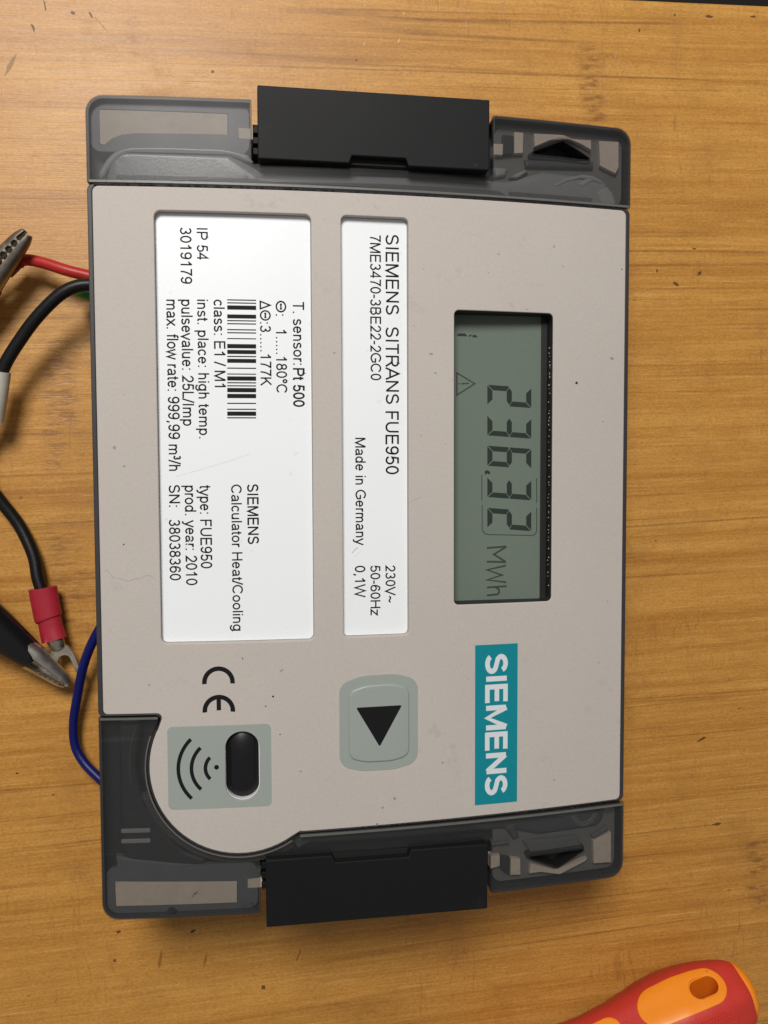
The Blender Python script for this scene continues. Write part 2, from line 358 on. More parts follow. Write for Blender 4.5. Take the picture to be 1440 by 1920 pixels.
def arc(cx, cy, rx, ry, a0, a1, n=None):
    n = n or max(4, int(abs(a1-a0)/18))
    return [(cx+rx*math.cos(math.radians(a0+(a1-a0)*i/n)), cy+ry*math.sin(math.radians(a0+(a1-a0)*i/n))) for i in range(n+1)]
def glyphs():
    """plain grotesque letters as stroke centre lines; cap height 1"""
    T, B, X = .94, .06, .665                    # centre lines of cap tops, baselines, x-height tops
    xm = (X+B)/2; xr = (X-B)/2; o = lambda cx, rx: arc(cx, xm, rx, xr, 90, 450)
    dot = lambda x, y=.06: [(x, y-.062), (x, y+.062)]
    G = {}
    G['0'] = (.777, [arc(.39, .5, .27, .44, 90, 450)])
    G['1'] = (.777, [[(.17, .70), (.33, .80), (.455, .99)], [(.455, .99), (.455, 0)]])
    G['2'] = (.777, [arc(.39, .67, .26, .27, 170, -38)+[(.42, .33), (.15, .06), (.68, .06)]])
    G['3'] = (.777, [arc(.37, .725, .235, .215, 160, -90), arc(.37, .285, .27, .225, 90, -165)])
    G['4'] = (.777, [[(.545, 0), (.545, .96), (.08, .29), (.71, .29)]])
    G['5'] = (.777, [[(.645, .94), (.225, .94), (.16, .49)]+arc(.385, .325, .275, .265, 140, -160)])
    G['6'] = (.777, [arc(.40, .62, .255, .32, 25, 120)+[(.155, .68), (.125, .5)]+[(.125, .38)], arc(.395, .32, .27, .26, 90, 450)])
    G['7'] = (.777, [[(.08, .94), (.665, .94), (.48, .66), (.37, .36), (.325, 0)]])
    G['8'] = (.777, [arc(.39, .735, .225, .205, 90, 450), arc(.39, .29, .27, .23, 90, 450)])
    G['9'] = (.777, [arc(.39, .68, .265, .26, 90, 450), [(.655, .66), (.655, .5), (.62, .3)]+arc(.37, .38, .26, .32, -25, -155)])
    G['A'] = (.93, [[(.03, 0), (.465, .98), (.90, 0)], [(.19, .33), (.74, .33)]])
    G['B'] = (.93, [[(.15, B), (.15, T)], [(.15, T), (.50, T)]+arc(.50, .735, .235, .205, 90, -90)+[(.15, .53)], [(.15, B), (.52, B)]+arc(.52, .295, .265, .235, -90, 90)])
    G['C'] = (1.0, [arc(.51, .5, .42, .44, 35, 322)])
    G['E'] = (.93, [[(.82, T), (.16, T), (.16, B), (.85, B)], [(.16, .52), (.79, .52)]])
    G['F'] = (.85, [[(.78, T), (.16, T), (.16, 0)], [(.16, .50), (.70, .50)]])
    G['G'] = (1.08, [arc(.55, .5, .45, .44, 38, 300)+[(.95, .20), (.95, .46), (.57, .46)]])
    G['H'] = (1.0, [[(.16, 0), (.16, 1)], [(.85, 0), (.85, 1)], [(.16, .53), (.85, .53)]])
    G['I'] = (.39, [[(.195, 0), (.195, 1)]])
    G['K'] = (.93, [[(.16, 0), (.16, 1)], [(.82, 1), (.17, .36)], [(.40, .60), (.86, 0)]])
    G['L'] = (.777, [[(.16, 1), (.16, B), (.72, B)]])
    G['M'] = (1.16, [[(.15, 0), (.15, .96)], [(.16, .99), (.58, .06), (1.0, .99)], [(1.01, .96), (1.01, 0)]])
    G['N'] = (1.0, [[(.155, 0), (.155, .97)], [(.16, .95), (.845, .05)], [(.85, .03), (.85, 1)]])
    G['P'] = (.93, [[(.16, 0), (.16, T), (.56, T)]+arc(.56, .695, .255, .245, 90, -90)+[(.16, .45)]])
    G['R'] = (1.0, [[(.16, 0), (.16, T), (.62, T)]+arc(.62, .71, .24, .23, 90, -90)+[(.16, .48)], [(.52, .48), (.66, .38), (.91, 0)]])
    G['S'] = (.93, [arc(.46, .725, .295, .215, 15, 205)+[(.27, .56), (.46, .51), (.66, .45)]+arc(.47, .275, .325, .215, 40, -160)])
    G['T'] = (.85, [[(.04, T), (.81, T)], [(.425, T), (.425, 0)]])
    G['U'] = (1.0, [[(.155, 1), (.155, .40)]+arc(.5, .38, .345, .32, 180, 360)+[(.845, .40), (.845, 1)]])
    G['V'] = (.93, [[(.04, 1), (.465, .02), (.89, 1)]])
    G['W'] = (1.32, [[(.04, 1), (.34, .02), (.66, .96), (.98, .02), (1.28, 1)]])
    G['a'] = (.777, [arc(.375, .50, .225, .165, 165, 60)+[(.595, .56), (.60, .35), (.61, .12), (.665, 0)], [(.60, .39), (.38, .345)]+arc(.31, .205, .20, .145, 110, 300)+[(.52, .12), (.60, .24)]])
    G['c'] = (.70, [arc(.375, xm, .275, xr, 40, 322)])
    G['d'] = (.777, [[(.62, 1), (.62, 0)], arc(.36, xm, .255, xr, 90, 450)])
    G['e'] = (.777, [[(.12, xm+.02), (.645, xm+.02)]+arc(.385, xm, .265, xr, 5, 325)])
    G['f'] = (.39, [[(.42, .93), (.33, .945)]+arc(.30, .82, .12, .12, 90, 180)+[(.18, .72), (.18, 0)], [(.03, .665), (.38, .665)]])
    G['g'] = (.777, [[(.62, .73), (.62, -.02)]+arc(.375, -.02, .245, .21, 0, -165), arc(.36, xm, .255, xr, 90, 450)])
    G['h'] = (.777, [[(.155, 0), (.155, 1)], [(.155, .42)]+arc(.38, .45, .225, .215, 170, 0)+[(.605, 0)]])
    G['i'] = (.31, [[(.155, 0), (.155, .725)], dot(.155, .93)])
    G['l'] = (.31, [[(.155, 0), (.155, 1)]])
    G['m'] = (1.16, [[(.155, 0), (.155, .725)], [(.155, .45)]+arc(.37, .47, .205, .195, 165, 0)+[(.575, 0)], [(.575, .45)]+arc(.79, .47, .205, .195, 165, 0)+[(.995, 0)]])
    G['n'] = (.777, [[(.155, 0), (.155, .725)], [(.155, .42)]+arc(.38, .45, .225, .215, 170, 0)+[(.605, 0)]])
    G['o'] = (.777, [o(.388, .275)])
    G['p'] = (.777, [[(.155, .725), (.155, -.28)], arc(.41, xm, .255, xr, 90, 450)])
    G['r'] = (.465, [[(.155, 0), (.155, .725)], [(.155, .40), (.19, .56), (.28, .66), (.37, .665), (.45, .63)]])
    G['s'] = (.70, [arc(.345, .52, .215, .145, 20, 200)+[(.22, .40), (.36, .365), (.50, .32)]+arc(.35, .205, .245, .145, 40, -165)])
    G['t'] = (.39, [[(.18, .92), (.18, .18)]+arc(.27, .15, .09, .09, 180, 270)+[(.36, .06)], [(.02, .665), (.35, .665)]])
    G['u'] = (.777, [[(.61, .725), (.61, 0)], [(.15, .725), (.15, .28)]+arc(.375, .275, .225, .215, 180, 350)])
    G['v'] = (.70, [[(.03, .725), (.35, .02), (.67, .725)]])
    G['w'] = (1.0, [[(.03, .725), (.26, .02), (.50, .68), (.74, .02), (.97, .725)]])
    G['x'] = (.70, [[(.04, .725), (.66, 0)], [(.66, .725), (.04, 0)]])
    G['y'] = (.70, [[(.03, .725), (.36, .02)], [(.67, .725), (.33, -.10), (.24, -.21), (.08, -.215)]])
    G['z'] = (.70, [[(.06, .665), (.60, .665), (.08, .06), (.64, .06)]])
    G['.'] = (.39, [dot(.195)]); G[','] = (.39, [[(.195, .125), (.195, .02), (.13, -.15)]]); G[':'] = (.39, [dot(.195), dot(.195, .66)])
    G['/'] = (.39, [[(.01, -.02), (.37, 1.02)]]); G['-'] = (.465, [[(.05, .36), (.41, .36)]]); G[' '] = (.39, [])
    G['~'] = (.82, [[(.08, .36), (.17, .48), (.30, .50), (.48, .38), (.60, .36), (.74, .50)]])
    G['°'] = (.56, [arc(.28, .80, .15, .16, 90, 450)])
    G['³'] = (.465, [arc(.21, .86, .13, .12, 160, -90), arc(.21, .60, .15, .14, 90, -165)])
    G['Θ'] = (1.08, [arc(.54, .5, .45, .44, 90, 450), [(.33, .5), (.75, .5)], [(.345, .40), (.345, .60)], [(.735, .40), (.735, .60)]])
    G['Δ'] = (.93, [[(.10, .05), (.465, .94), (.83, .05), (.10, .05)]])
    return G
GL = glyphs()

def textmesh(body, x0, x1, y0, y1, dz, zfix=None, bold=0.0):
    """lettering that runs towards -y with its tops towards +x: baseline x0, cap line x1, from y0 to y1 (mm)"""
    wd = 0.138+bold; lines = []; u = 0.0
    for ch in body:
        adv, st = GL[ch]; lines += [[(u+x, y) for x, y in l] for l in st]; u += adv
    a = min(p[0] for l in lines for p in l)-wd/2; b = max(p[0] for l in lines for p in l)+wd/2
    sx = (y0-y1)/(b-a); sy = x1-x0
    def place(x, y, k):
        X = x0+y*sy
        return (X, y0-(x-a)*sx, (surf(X) if zfix is None else zfix)+dz+0.0007*(k % 6))
    return strips(lines, wd, place)

def smooth_path(pts, n=10):
    """Catmull-Rom through 3D points"""
    P = [Vector(p) for p in pts]; P = [P[0]*2-P[1]]+P+[P[-1]*2-P[-2]]; out = []
    for i in range(1, len(P)-2):
        for j in range(n):
            t = j/n; a, b, c, d = P[i-1], P[i], P[i+1], P[i+2]
            out.append(0.5*((2*b)+(c-a)*t+(2*a-5*b+4*c-d)*t*t+(3*b-a-3*c+d)*t**3))
    out.append(P[-2]); return out
def tube(path, rad, seg=14, flatten=None):
    """round bar along a path; rad: number or list of radii; flatten: (side, up) factors"""
    bm = bmesh.new(); rings = []; n = len(path); up = Vector((0, 0, 1))
    for i, p in enumerate(path):
        t = (path[min(i+1, n-1)]-path[max(i-1, 0)]).normalized()
        s = t.cross(up)
        if s.length < 1e-4: s = Vector((1, 0, 0))
        s.normalize(); u = s.cross(t)
        r = rad[i] if isinstance(rad, (list, tuple)) else rad
        fa, fb = flatten if flatten else (1, 1)
        rings.append([bm.verts.new((p+s*(math.cos(2*math.pi*k/seg)*r*fa)+u*(math.sin(2*math.pi*k/seg)*r*fb))*MM) for k in range(seg)])
    for i in range(n-1):
        for k in range(seg):
            l = (k+1) % seg; bm.faces.new((rings[i][k], rings[i][l], rings[i+1][l], rings[i+1][k]))
    bm.faces.new(rings[0][::-1]); bm.faces.new(rings[-1])
    bmesh.ops.recalc_face_normals(bm, faces=bm.faces[:])
    me = bpy.data.meshes.new('tube'); bm.to_mesh(me); bm.free()
    return finish(me, 50)

def mesh_from(verts, faces, bevel=0.0, seg=2, angle=35):
    bm = bmesh.new(); vs = [bm.verts.new(Vector(v)*MM) for v in verts]
    for f in faces: bm.faces.new([vs[i] for i in f])
    bmesh.ops.recalc_face_normals(bm, faces=bm.faces[:])
    if bevel:
        es = [e for e in bm.edges if len(e.link_faces) == 2 and e.calc_face_angle(0) > 0.3]
        bmesh.ops.bevel(bm, geom=es, offset=bevel*MM, segments=seg, affect='EDGES', profile=0.5)
    me = bpy.data.meshes.new('m'); bm.to_mesh(me); bm.free()
    return finish(me, angle)
def extr(loop, axis, a, b, bevel=0.0, seg=2):
    """extrude a 2D loop along an axis: axis 'x' -> loop is (y, z); 'z' -> (x, y)"""
    n = len(loop)
    f = (lambda p, t: (t, p[0], p[1])) if axis == 'x' else (lambda p, t: (p[0], p[1], t))
    v = [f(p, a) for p in loop]+[f(p, b) for p in loop]
    fc = [tuple(range(n))[::-1], tuple(range(n, 2*n))]+[(i, (i+1) % n, n+(i+1) % n, n+i) for i in range(n)]
    return mesh_from(v, fc, bevel, seg, 14)

# ------------------------------------------------------------------ setting: bench top and the dark floor beyond its edge
def tabletop():
    e = at(1300, 3, 0.0); c, s = math.cos(-GR), math.sin(-GR); ey = e.x*s+e.y*c
    b = extr([(-620, -600), (620, -600), (620, ey), (-620, ey)], 'z', -22, 0, 1.2, 3)
    o = link('tabletop', b, 'wood'); o.rotation_euler.z = GR
    o['kind'] = 'structure'; o['label'] = 'worn bamboo bench top with horizontal grain'
tabletop()
TT = bpy.data.objects['tabletop']
def bench_mark(px, py, rx, ry, ang=0.0, mat='stain'):
    p = at(px, py, 0.0); lp = []; n = 11
    for i in range(n):
        a = 2*math.pi*i/n; q = random.uniform(.6, 1.15); x, y = math.cos(a)*rx*q, math.sin(a)*ry*q
        lp.append((p.x+x*math.cos(ang)-y*math.sin(ang), p.y+x*math.sin(ang)+y*math.cos(ang)))
    o = link('bench_mark', plate([lp], 0.025, 0.02, 0.0, arched=False), mat, TT)
    o.matrix_parent_inverse = Matrix.Rotation(-GR, 4, 'Z')
for m_ in [(399, 134, .55, .55), (1199, 57, .35, .7, -.4), (1265, 28, .3, .6, -.3), (1330, 31, 1.3, .5), (1412, 31, 1.2, .4), (494, 1851, .8, .9, .4), (215, 1801, .5, .6), (222, 1747, .7, .5),
           (1316, 1386, 1.9, .6, .5), (1232, 508, .5, .7), (1312, 512, 1.2, .55, .7), (1268, 533, 1.3, .7, -.4), (1302, 466, .7, .35), (1230, 1014, .3, .3), (1344, 1545, 1.6, .5, .1),
           (84, 10, .3, 1.6, .15), (137, 24, .8, .5, -.4), (170, 28, 1.2, .35, -1.0), (62, 52, .4, 1.4, .3), (668, 113, .5, .3), (1108, 1540, .4, .4), (32, 1450, .5, .4), (100, 1490, .35, .3)]:
    bench_mark(*m_)
for m_ in [(190, 46, .16, 3.0, .75), (20, 120, .7, 4.0, -.45), (560, 1792, .4, 3.0, -.35), (300, 1800, .5, 3.0, -.2), (385, 1800, .4, 2.5, -.25)]:
    bench_mark(*m_, mat='faintstain')
for m_ in [(683, 6, .12, 1.3, .1), (757, 25, .2, .6, 0), (683, 82, .25, .5, 0), (748, 76, .3, .9, -.5), (155, 33, .6, .3, 0)]:
    bench_mark(*m_, mat='nick_glint')
bench_mark(362, 1746, 1.0, .45, .3, 'greenmark')
f = link('floor', prism([(-2500, -2500), (2500, -2500), (2500, 2500), (-2500, 2500)], -760, -740), 'floor'); f['kind'] = 'structure'

# ------------------------------------------------------------------ the heat meter
meter = thing('heat_meter', 'beige and smoky grey rectangular heat meter with digital display lying on the bamboo bench', 'meter')
XL, XR, YE = -70.8, 70.6, 103.2
NX0, NX1 = -30.7, 31.0

# tray: the dark back half of the case
tray_loop = fillet([(XL+.5, -YE+.6, 3.5), (NX0-.3, -YE+.6), (NX0-.3, -97.5), (NX1+.3, -97.5), (NX1+.3, -YE+.6), (XR-.5, -YE+.6, 3.5),
                    (XR-.5, YE-.6, 3.5), (NX1+.3, YE-.6), (NX1+.3, 97.5), (NX0-.3, 97.5), (NX0-.3, YE-.6), (XL+.5, YE-.6, 3.5)])
link('case_back', plate([tray_loop], 36.5, 36.5, 0.0, arched=False), 'body', meter)

# lobe of the front panel
CX, CY, CR = -35.2, -63.8, 23.1
def lobe(r, a0, a1, n=28): return [(CX+r*math.cos(math.radians(a0+(a1-a0)*i/n)), CY+r*math.sin(math.radians(a0+(a1-a0)*i/n))) for i in range(n+1)]
def face_outline(g, gx=None):
    """outline of the beige panel, grown by g (gx at its long sides)"""
    gx = g if gx is None else gx
    r = CR+g
    lp = fillet([(69.2+gx, -81.2-g, 1.5), (69.2+gx, 81.4+g, 1.5), (-69.5-gx, 81.4+g, 1.5), (-69.5-gx, -49.8-g, 1.2), (-54.5-g*.3, -49.8-g, 1.2), (-56.0-g*.9, -54.0)], 5)
    # drop straight to the lobe arc, run round it, leave along the straight lower edge
    return lp+lobe(r, 157, 304)+[(-20.6-g*.4, -82.0-g)]
label1 = rrect(-54.8, -16.3, -32.0, 75.7, 1.6); label2 = rrect(-8.8, 8.5, -31.5, 75.8, 1.4); lcd = rrect(20.6, 48.0, -24.0, 53.0, 1.3)
irh = rrect(-39.3, -30.6, -73.1, -55.0, 4.34, 10)
btn_o = fillet([(-10.0, -43.6, 3.6), (-4.0, -41.7, 14), (4.6, -41.5, 14), (10.7, -43.2, 3.6), (10.7, -65.4, 3.6), (4.6, -66.9, 14), (-4.0, -66.9, 14), (-10.0, -65.4, 3.6)], 6)

# frame under the panel: gives the thin charcoal rim round it
frame_outer = face_outline(0.55, 1.3)
link('front_frame', plate([frame_outer, rrect(20.0, 48.6, -24.6, 53.6, 1.3), rrect(-39.6, -30.3, -73.4, -54.7, 4.6, 8)], -2.5, 5.2, 0.0), 'body', meter)
link('edge_rim', plate([frame_outer, face_outline(0.14)], -0.35, 2.6, 0.2), 'body', meter)
panel = link('front_panel', plate([face_outline(0), label1, label2, lcd, irh], 0.0, 2.45, 0.22), 'panel', meter)

# label plates in their windows
lab1 = link('data_label', plate([rrect(-54.72, -16.38, -31.92, 75.62, 1.5)], -1.95, 0.4, 0.04), 'label', meter)
lab2 = link('type_label', plate([rrect(-8.72, 8.42, -31.42, 75.72, 1.3)], -1.95, 0.4, 0.04), 'label', meter)
lab1['label'] = 'large white data label with bar code'; lab2['label'] = 'narrow white type label'
LD = -1.935
def line(body, bx, cx, y0, y1, parent, name='lettering', bold=0.0, mat='ink', dz=LD, zfix=None):
    """bx, cx: photo columns of baseline and cap line; y0, y1: photo rows where the line starts and ends"""
    p = at(bx, y0, zfix, dz if zfix is None else 0); q = at(cx, y0, zfix, dz if zfix is None else 0); e = at(bx, y1, zfix, dz if zfix is None else 0)
    return link(name, textmesh(body, p.x, q.x, p.y, e.y, dz, zfix, bold), mat, parent)
for body, bx, cx, y0, y1, bo in [
    ('T. sensor:', 548.9, 570, 564.4, 684, .004), ('Pt 500', 549.3, 570.5, 690, 763, .035),
    ('Θ:', 516.7, 536.5, 563.5, 592, .004), ('1.....180°C', 517.2, 537.5, 617, 737, .006), ('ΔΘ:3.....177K', 487, 507.3, 563.5, 723.5, .006),
    ('class: E1 / M1', 400.3, 421.3, 561.5, 726, .008), ('inst. place: high temp.', 369.5, 390.2, 561.5, 822, .006),
    ('pulsevalue: 25L/Imp', 339.3, 361, 561.5, 798.5, .006), ('max. flow rate: 999,99 m³/h', 311.5, 333.5, 561.5, 883, .006),
    ('IP 54', 368.6, 389.2, 427.5, 488, .006), ('3019179', 337.3, 358.8, 426, 532, .004),
    ('SIEMENS', 463.4, 484.2, 908, 1020.5, .02), ('Calculator Heat/Cooling', 433.2, 453, 908.5, 1183, .004),
    ('type: FUE950', 374.2, 395.8, 908.5, 1066, .006), ('prod. year: 2010', 346, 367.5, 910.5, 1097.5, .006),
    ('SN:', 316.3, 337.3, 909.5, 950.5, .008), ('38038360', 316.6, 337.6, 974, 1088.5, .006)]:
    line(body, bx, cx, y0, y1, lab1, bold=bo)
for body, bx, cx, y0, y1, bo in [
    ('SIEMENS', 722.9, 747.8, 439.8, 590, -.004), ('SITRANS', 722.9, 747.8, 613.2, 757.5, -.004), ('FUE950', 722.7, 747.6, 771, 889.5, .0),
    ('7ME3470-3BE22-2GC0', 693.7, 713.8, 439.3, 713, .004), ('Made in Germany', 666, 685.6, 820.8, 1023, .006),
    ('230V~', 722.8, 741.4, 1060.3, 1131, .006), ('50-60Hz', 694.4, 713, 1060.3, 1155, .006), ('0,1W', 665.3, 685, 1060.8, 1120.8, .006)]:
    line(body, bx, cx, y0, y1, lab2, bold=bo)
# bar code: bars (start, width) along the run, read off the photo in 1/4.5 px
bars = [(815, 10), (840, 10), (866, 36), (942, 34), (990, 10), (1016, 10), (1066, 10), (1092, 10), (1142, 9), (1192, 36), (1242, 34), (1292, 10), (1317, 34),
        (1391, 10), (1441, 9), (1465, 36), (1514, 10), (1540, 10), (1563, 36), (1613, 36), (1688, 10), (1738, 10), (1762, 36), (1810, 10)]
for s, wd in bars:
    y0 = 380+s/4.5; y1 = 380+(s+wd)/4.5
    a = at(426, y0, None, LD); b = at(480.2, y0, None, LD); c = at(426, y1, None, LD)
    link('bar', flat([[(a.x, a.y), (b.x, a.y), (b.x, c.y), (a.x, c.y)]], LD), 'ink', lab1)

# display: deep black well, liquid-crystal screen at the bottom
ZS = 39.2
bez = link('display_well', plate([rrect(20.61, 47.99, -23.99, 52.99, 1.3), rrect(20.72, 47.84, -23.86, 52.86, 1.2)], -.4, 5.6, 0.0), 'dark', meter)
scr = link('display_screen', plate([rrect(16.5, 48.6, -25.0, 54.0, 0.5)], ZS, 1.2, 0.1, arched=False), 'lcd', meter)
link('contact_strip', plate([rrect(46.2, 47.86, -23.88, 52.88, .2)], ZS+.5, 0.45, 0.1, arched=False), 'dark', meter)
def lpt(cx, cy):                                     # close-up of the display (3.254 x) -> mm on the screen
    p = at(820+cx/3.254, 560+cy/3.254, ZS); return (p.x, p.y)
SD = 0.03
def segs(polys, name, mat='seg'):
    me = flat([[lpt(*q) for q in p] for p in polys], SD, ZS); return link(name, me, mat, scr)
def digit(lit, y0):
    """seven-segment digit whose left side starts at close-up row y0; tops point to +x"""
    W, Hh, sl, th, g = 122.0, 268.0, 0.075, 31.0, 3.5
    X0 = 305.0
    def P(u, v): return (X0+v, y0+u+v*sl)               # u along the writing, v upwards
    m = Hh/2
    S = {'a': [(g, Hh), (W-g, Hh), (W-th-g, Hh-th), (th+g, Hh-th)], 'd': [(g, 0), (W-g, 0), (W-th-g, th), (th+g, th)],
         'g': [(g+6, m), (th, m+th/2), (W-th, m+th/2), (W-g-6, m), (W-th, m-th/2), (th, m-th/2)],
         'b': [(W, Hh-g), (W, m+g), (W-8, m+g), (W-th, m+th/2+g), (W-th, Hh-th-g)], 'f': [(0, Hh-g), (0, m+g), (8, m+g), (th, m+th/2+g), (th, Hh-th-g)],
         'c': [(W, g), (W, m-g), (W-8, m-g), (W-th, m-th/2-g), (W-th, th+g)], 'e': [(0, g), (0, m-g), (8, m-g), (th, m-th/2-g), (th, th+g)]}
    d = link('digit', flat([[lpt(*P(u, v)) for u, v in S[s]] for s in lit], SD, ZS), 'seg', scr)
    return d
for lit, y0 in (('abged', 525), ('abgcd', 712), ('afgecd', 897), ('abgcd', 1088), ('abged', 1276)): digit(lit, y0)
def circ(cx, cy, r, n=14): return [(cx+r*math.cos(2*math.pi*i/n), cy+r*math.sin(2*math.pi*i/n)) for i in range(n)]
segs([[(292, 1050), (302, 1046), (322, 1056), (322, 1068), (312, 1072), (306, 1064), (294, 1074), (288, 1066)]], 'decimal_comma')
def thin(lines, wd, name):
    def place(x, y, k):
        p = lpt(x, y); return (p[0], p[1], ZS+SD+0.001*k)
    return link(name, strips(lines, wd, place), 'segthin', scr)
thin([[(271, 1075), (272, 1232)], [(606, 1095), (606, 1245)],
      [(273, 1260), (274, 1400), (278, 1420), (290, 1433), (310, 1439), (570, 1445), (592, 1440), (602, 1428), (606, 1412), (606, 1275)]], 5, 'decimal_frame')
thin([[(302, 1521), (422, 1512)], [(420, 1514), (345, 1560), (416, 1605)], [(418, 1607), (302, 1604)]], 11, 'unit_letter')
thin([[(418, 1628), (303, 1655), (395, 1686), (303, 1716), (420, 1730)]], 11, 'unit_letter')
thin([[(303, 1762), (422, 1754)], [(352, 1759), (374, 1772), (378, 1790), (368, 1804), (303, 1810)]], 11, 'unit_letter')
thin([[(119, 452), (228, 519), (119, 588), (119, 452)], [(146, 519), (193, 517)], [(128, 519), (137, 519)]], 8, 'warning_symbol')
segs([[(120, 224), (130, 212), (168, 212), (182, 226), (182, 230), (122, 228)], [(188, 230), (198, 220), (210, 218), (206, 231)], [(212, 228), (222, 220), (238, 224), (246, 236), (216, 236)]], 'index_digit')
# contact strip along the far side of the well
bm = bmesh.new()
for i in range(62):
    y = 44-i*1.08+random.uniform(-.3, .3)
    for j in range(random.choice((0, 1, 1, 2))):
        bmesh.ops.create_icosphere(bm, subdivisions=1, radius=random.uniform(.12, .22)*MM, matrix=Matrix.Translation(Vector((47.82, y+random.uniform(-.2, .2), surf(48)-2.2+random.uniform(-.5, .5)))*MM))
me = bpy.data.meshes.new('beads'); bm.to_mesh(me); bm.free(); o = link('contact_beads', me, 'pale', meter); o['kind'] = 'stuff'

# logo
lg = link('logo_plate', flat([rrect(26.4, 38.35, -78.35, -35.0, 0.15, 2)], 0.03), 'teal', meter)
line('SIEMENS', 911.7, 950.4, 1227.5, 1492, lg, 'lettering', 0.085, 'lightprint', 0.055)

# arrow button
btn = link('arrow_button', plate([btn_o], 0.12, 0.6, 0.10), 'button', meter)
bin_ = fillet([(-7.6, -45.6, 2.6), (-3.0, -44.2, 10), (3.8, -44.0, 10), (8.4, -45.2, 2.6), (8.4, -63.4, 2.6), (3.8, -64.6, 10), (-3.0, -64.6, 10), (-7.6, -63.4, 2.6)], 6)
pad_ = link('button_cap', plate([bin_], 0.55, 1.1, 0.5, bres=5), 'button', btn)
link('arrow', flat([fillet([(-5.7, -49.9, .25), (6.4, -49.8, .25), (0.45, -60.5, .25)], 3)], 0.58), 'ink', btn)

# optical port: grey patch, black lens, wave marks
patch = link('optical_patch', flat([rrect(-53.7, -27.6, -74.8, -53.3, 1.3), irh], 0.03), 'button', meter)
link('port_rim', plate([rrect(-39.7, -30.2, -73.5, -54.6, 4.7, 10), rrect(-39.15, -30.75, -72.95, -55.15, 4.2, 10)], -0.95, 2.4, 0.0), 'clear', patch)
def pillow(x0, x1, y0, y1, r, z0, h, rings=10):
    """obround lens with a softly domed face; heights relative to the arched face"""
    lp = rrect(x0, x1, y0, y1, r, 10); cx, cy = (x0+x1)/2, (y0+y1)/2; n = len(lp); half = (y1-y0)/2-r
    v = []; fc = []
    for i in range(rings):
        t = 1-i/rings
        for x, y in lp:
            sy = max(-half, min(half, y-cy)); X = cx+(x-cx)*t; Y = cy+sy+(y-cy-sy)*t if i else y
            v.append((X, cy+sy*(.35+.65*t)+(y-cy-sy)*t, surf(X)+z0+h*(1-t*t)))
    v.append((cx, cy, surf(cx)+z0+h)); v += [(x, y, surf(x)+z0-1.5) for x, y in lp]
    for i in range(rings-1):
        for j in range(n): fc.append((i*n+j, i*n+(j+1) % n, (i+1)*n+(j+1) % n, (i+1)*n+j))
    b = (rings-1)*n
    for j in range(n): fc.append((b+j, b+(j+1) % n, rings*n)); fc.append((j, rings*n+1+j, rings*n+1+(j+1) % n, (j+1) % n))
    return mesh_from(v, fc, 0, 1, 60)
lens = link('port_lens', pillow(-39.1, -30.8, -72.4, -55.1, 4.1, -1.9, 1.5), 'lens', patch)
def arcband(c, r0, r1, a0, a1, n=16):
    f = lambda r, a: (c[0]+r*math.cos(math.radians(a)), c[1]+r*math.sin(math.radians(a)))
    return [f(r0, a0+(a1-a0)*i/n) for i in range(n+1)]+[f(r1, a1+(a0-a1)*i/n) for i in range(n+1)]
wc = (-40.6, -64.3)
for r in (3.6, 7.1, 10.4):
    hw = {3.6: 46, 7.1: 47, 10.4: 46}[r]
    link('wave_mark', flat([arcband((wc[0]+0.2, wc[1]), r-.38+.2, r+.55+.2, 180-hw, 180+hw)], 0.055), 'ink', patch)
d0 = at(406, 1438.5)
link('wave_dot', flat([circ(d0.x, d0.y, 0.62)], 0.055), 'ink', patch)
# CE mark
for i, (yt, yb) in enumerate(((-38.0, -42.4), (-45.3, -49.9))):
    c = (-40.7, yt-4.15)
    loops = [arcband(c, 2.95, 4.1, -6, 186, 24)]
    mk = link('conformity_mark', flat(loops, 0.03), 'ink', meter)
    if i: link('mark_bar', flat([[(c[0]-.55, c[1]+.1), (c[0]+.55, c[1]+.1), (c[0]+.55, c[1]+3.1), (c[0]-.55, c[1]+3.1)]], 0.05), 'ink', mk)

# hairline scratches and specks on the face
def fscratch(pts, wd, par=None, dz=0.012, mat='scratch'):
    q = [at(x, y, None, dz) for x, y in pts]
    link('scratch', strips([[(p.x, p.y) for p in q]], wd, lambda x, y, k: (x, y, surf(x)+dz)), mat, par or panel)
fscratch([(195, 1069), (203, 1071), (212, 1083), (226, 1085), (240, 1090), (252, 1085), (264, 1085), (272, 1080), (281, 1079), (292, 1086)], .16)
fscratch([(770, 941), (778, 937), (790, 932)], .12)
fscratch([(700, 381), (704, 388), (708, 392)], .14)
fscratch([(345, 1030), (352, 1020), (358, 1012)], .2, lab1, LD+.012, 'faint')
fscratch([(330, 893), (362, 884), (400, 873), (440, 861), (470, 850)], .3, lab1, LD+.012, 'faint')
fscratch([(660, 1037), (666, 1030), (671, 1027)], .15, lab2, LD+.012, 'scratch')
fscratch([(664, 1044), (672, 1037), (678, 1031)], .2, lab2, LD+.012, 'faint')
for x, y, r in ((1081, 718, .38), (512, 1306, .28), (498, 1324, .18), (525, 1377, .18), (1166, 505, .2), (707, 1545, .2), (830, 1430, .18), (940, 1527, .25), (455, 1235, .18), (232, 1021, .2)):
    p = at(x, y); link('speck', flat([circ(p.x, p.y, r, 8)], 0.012), 'dirt', panel)

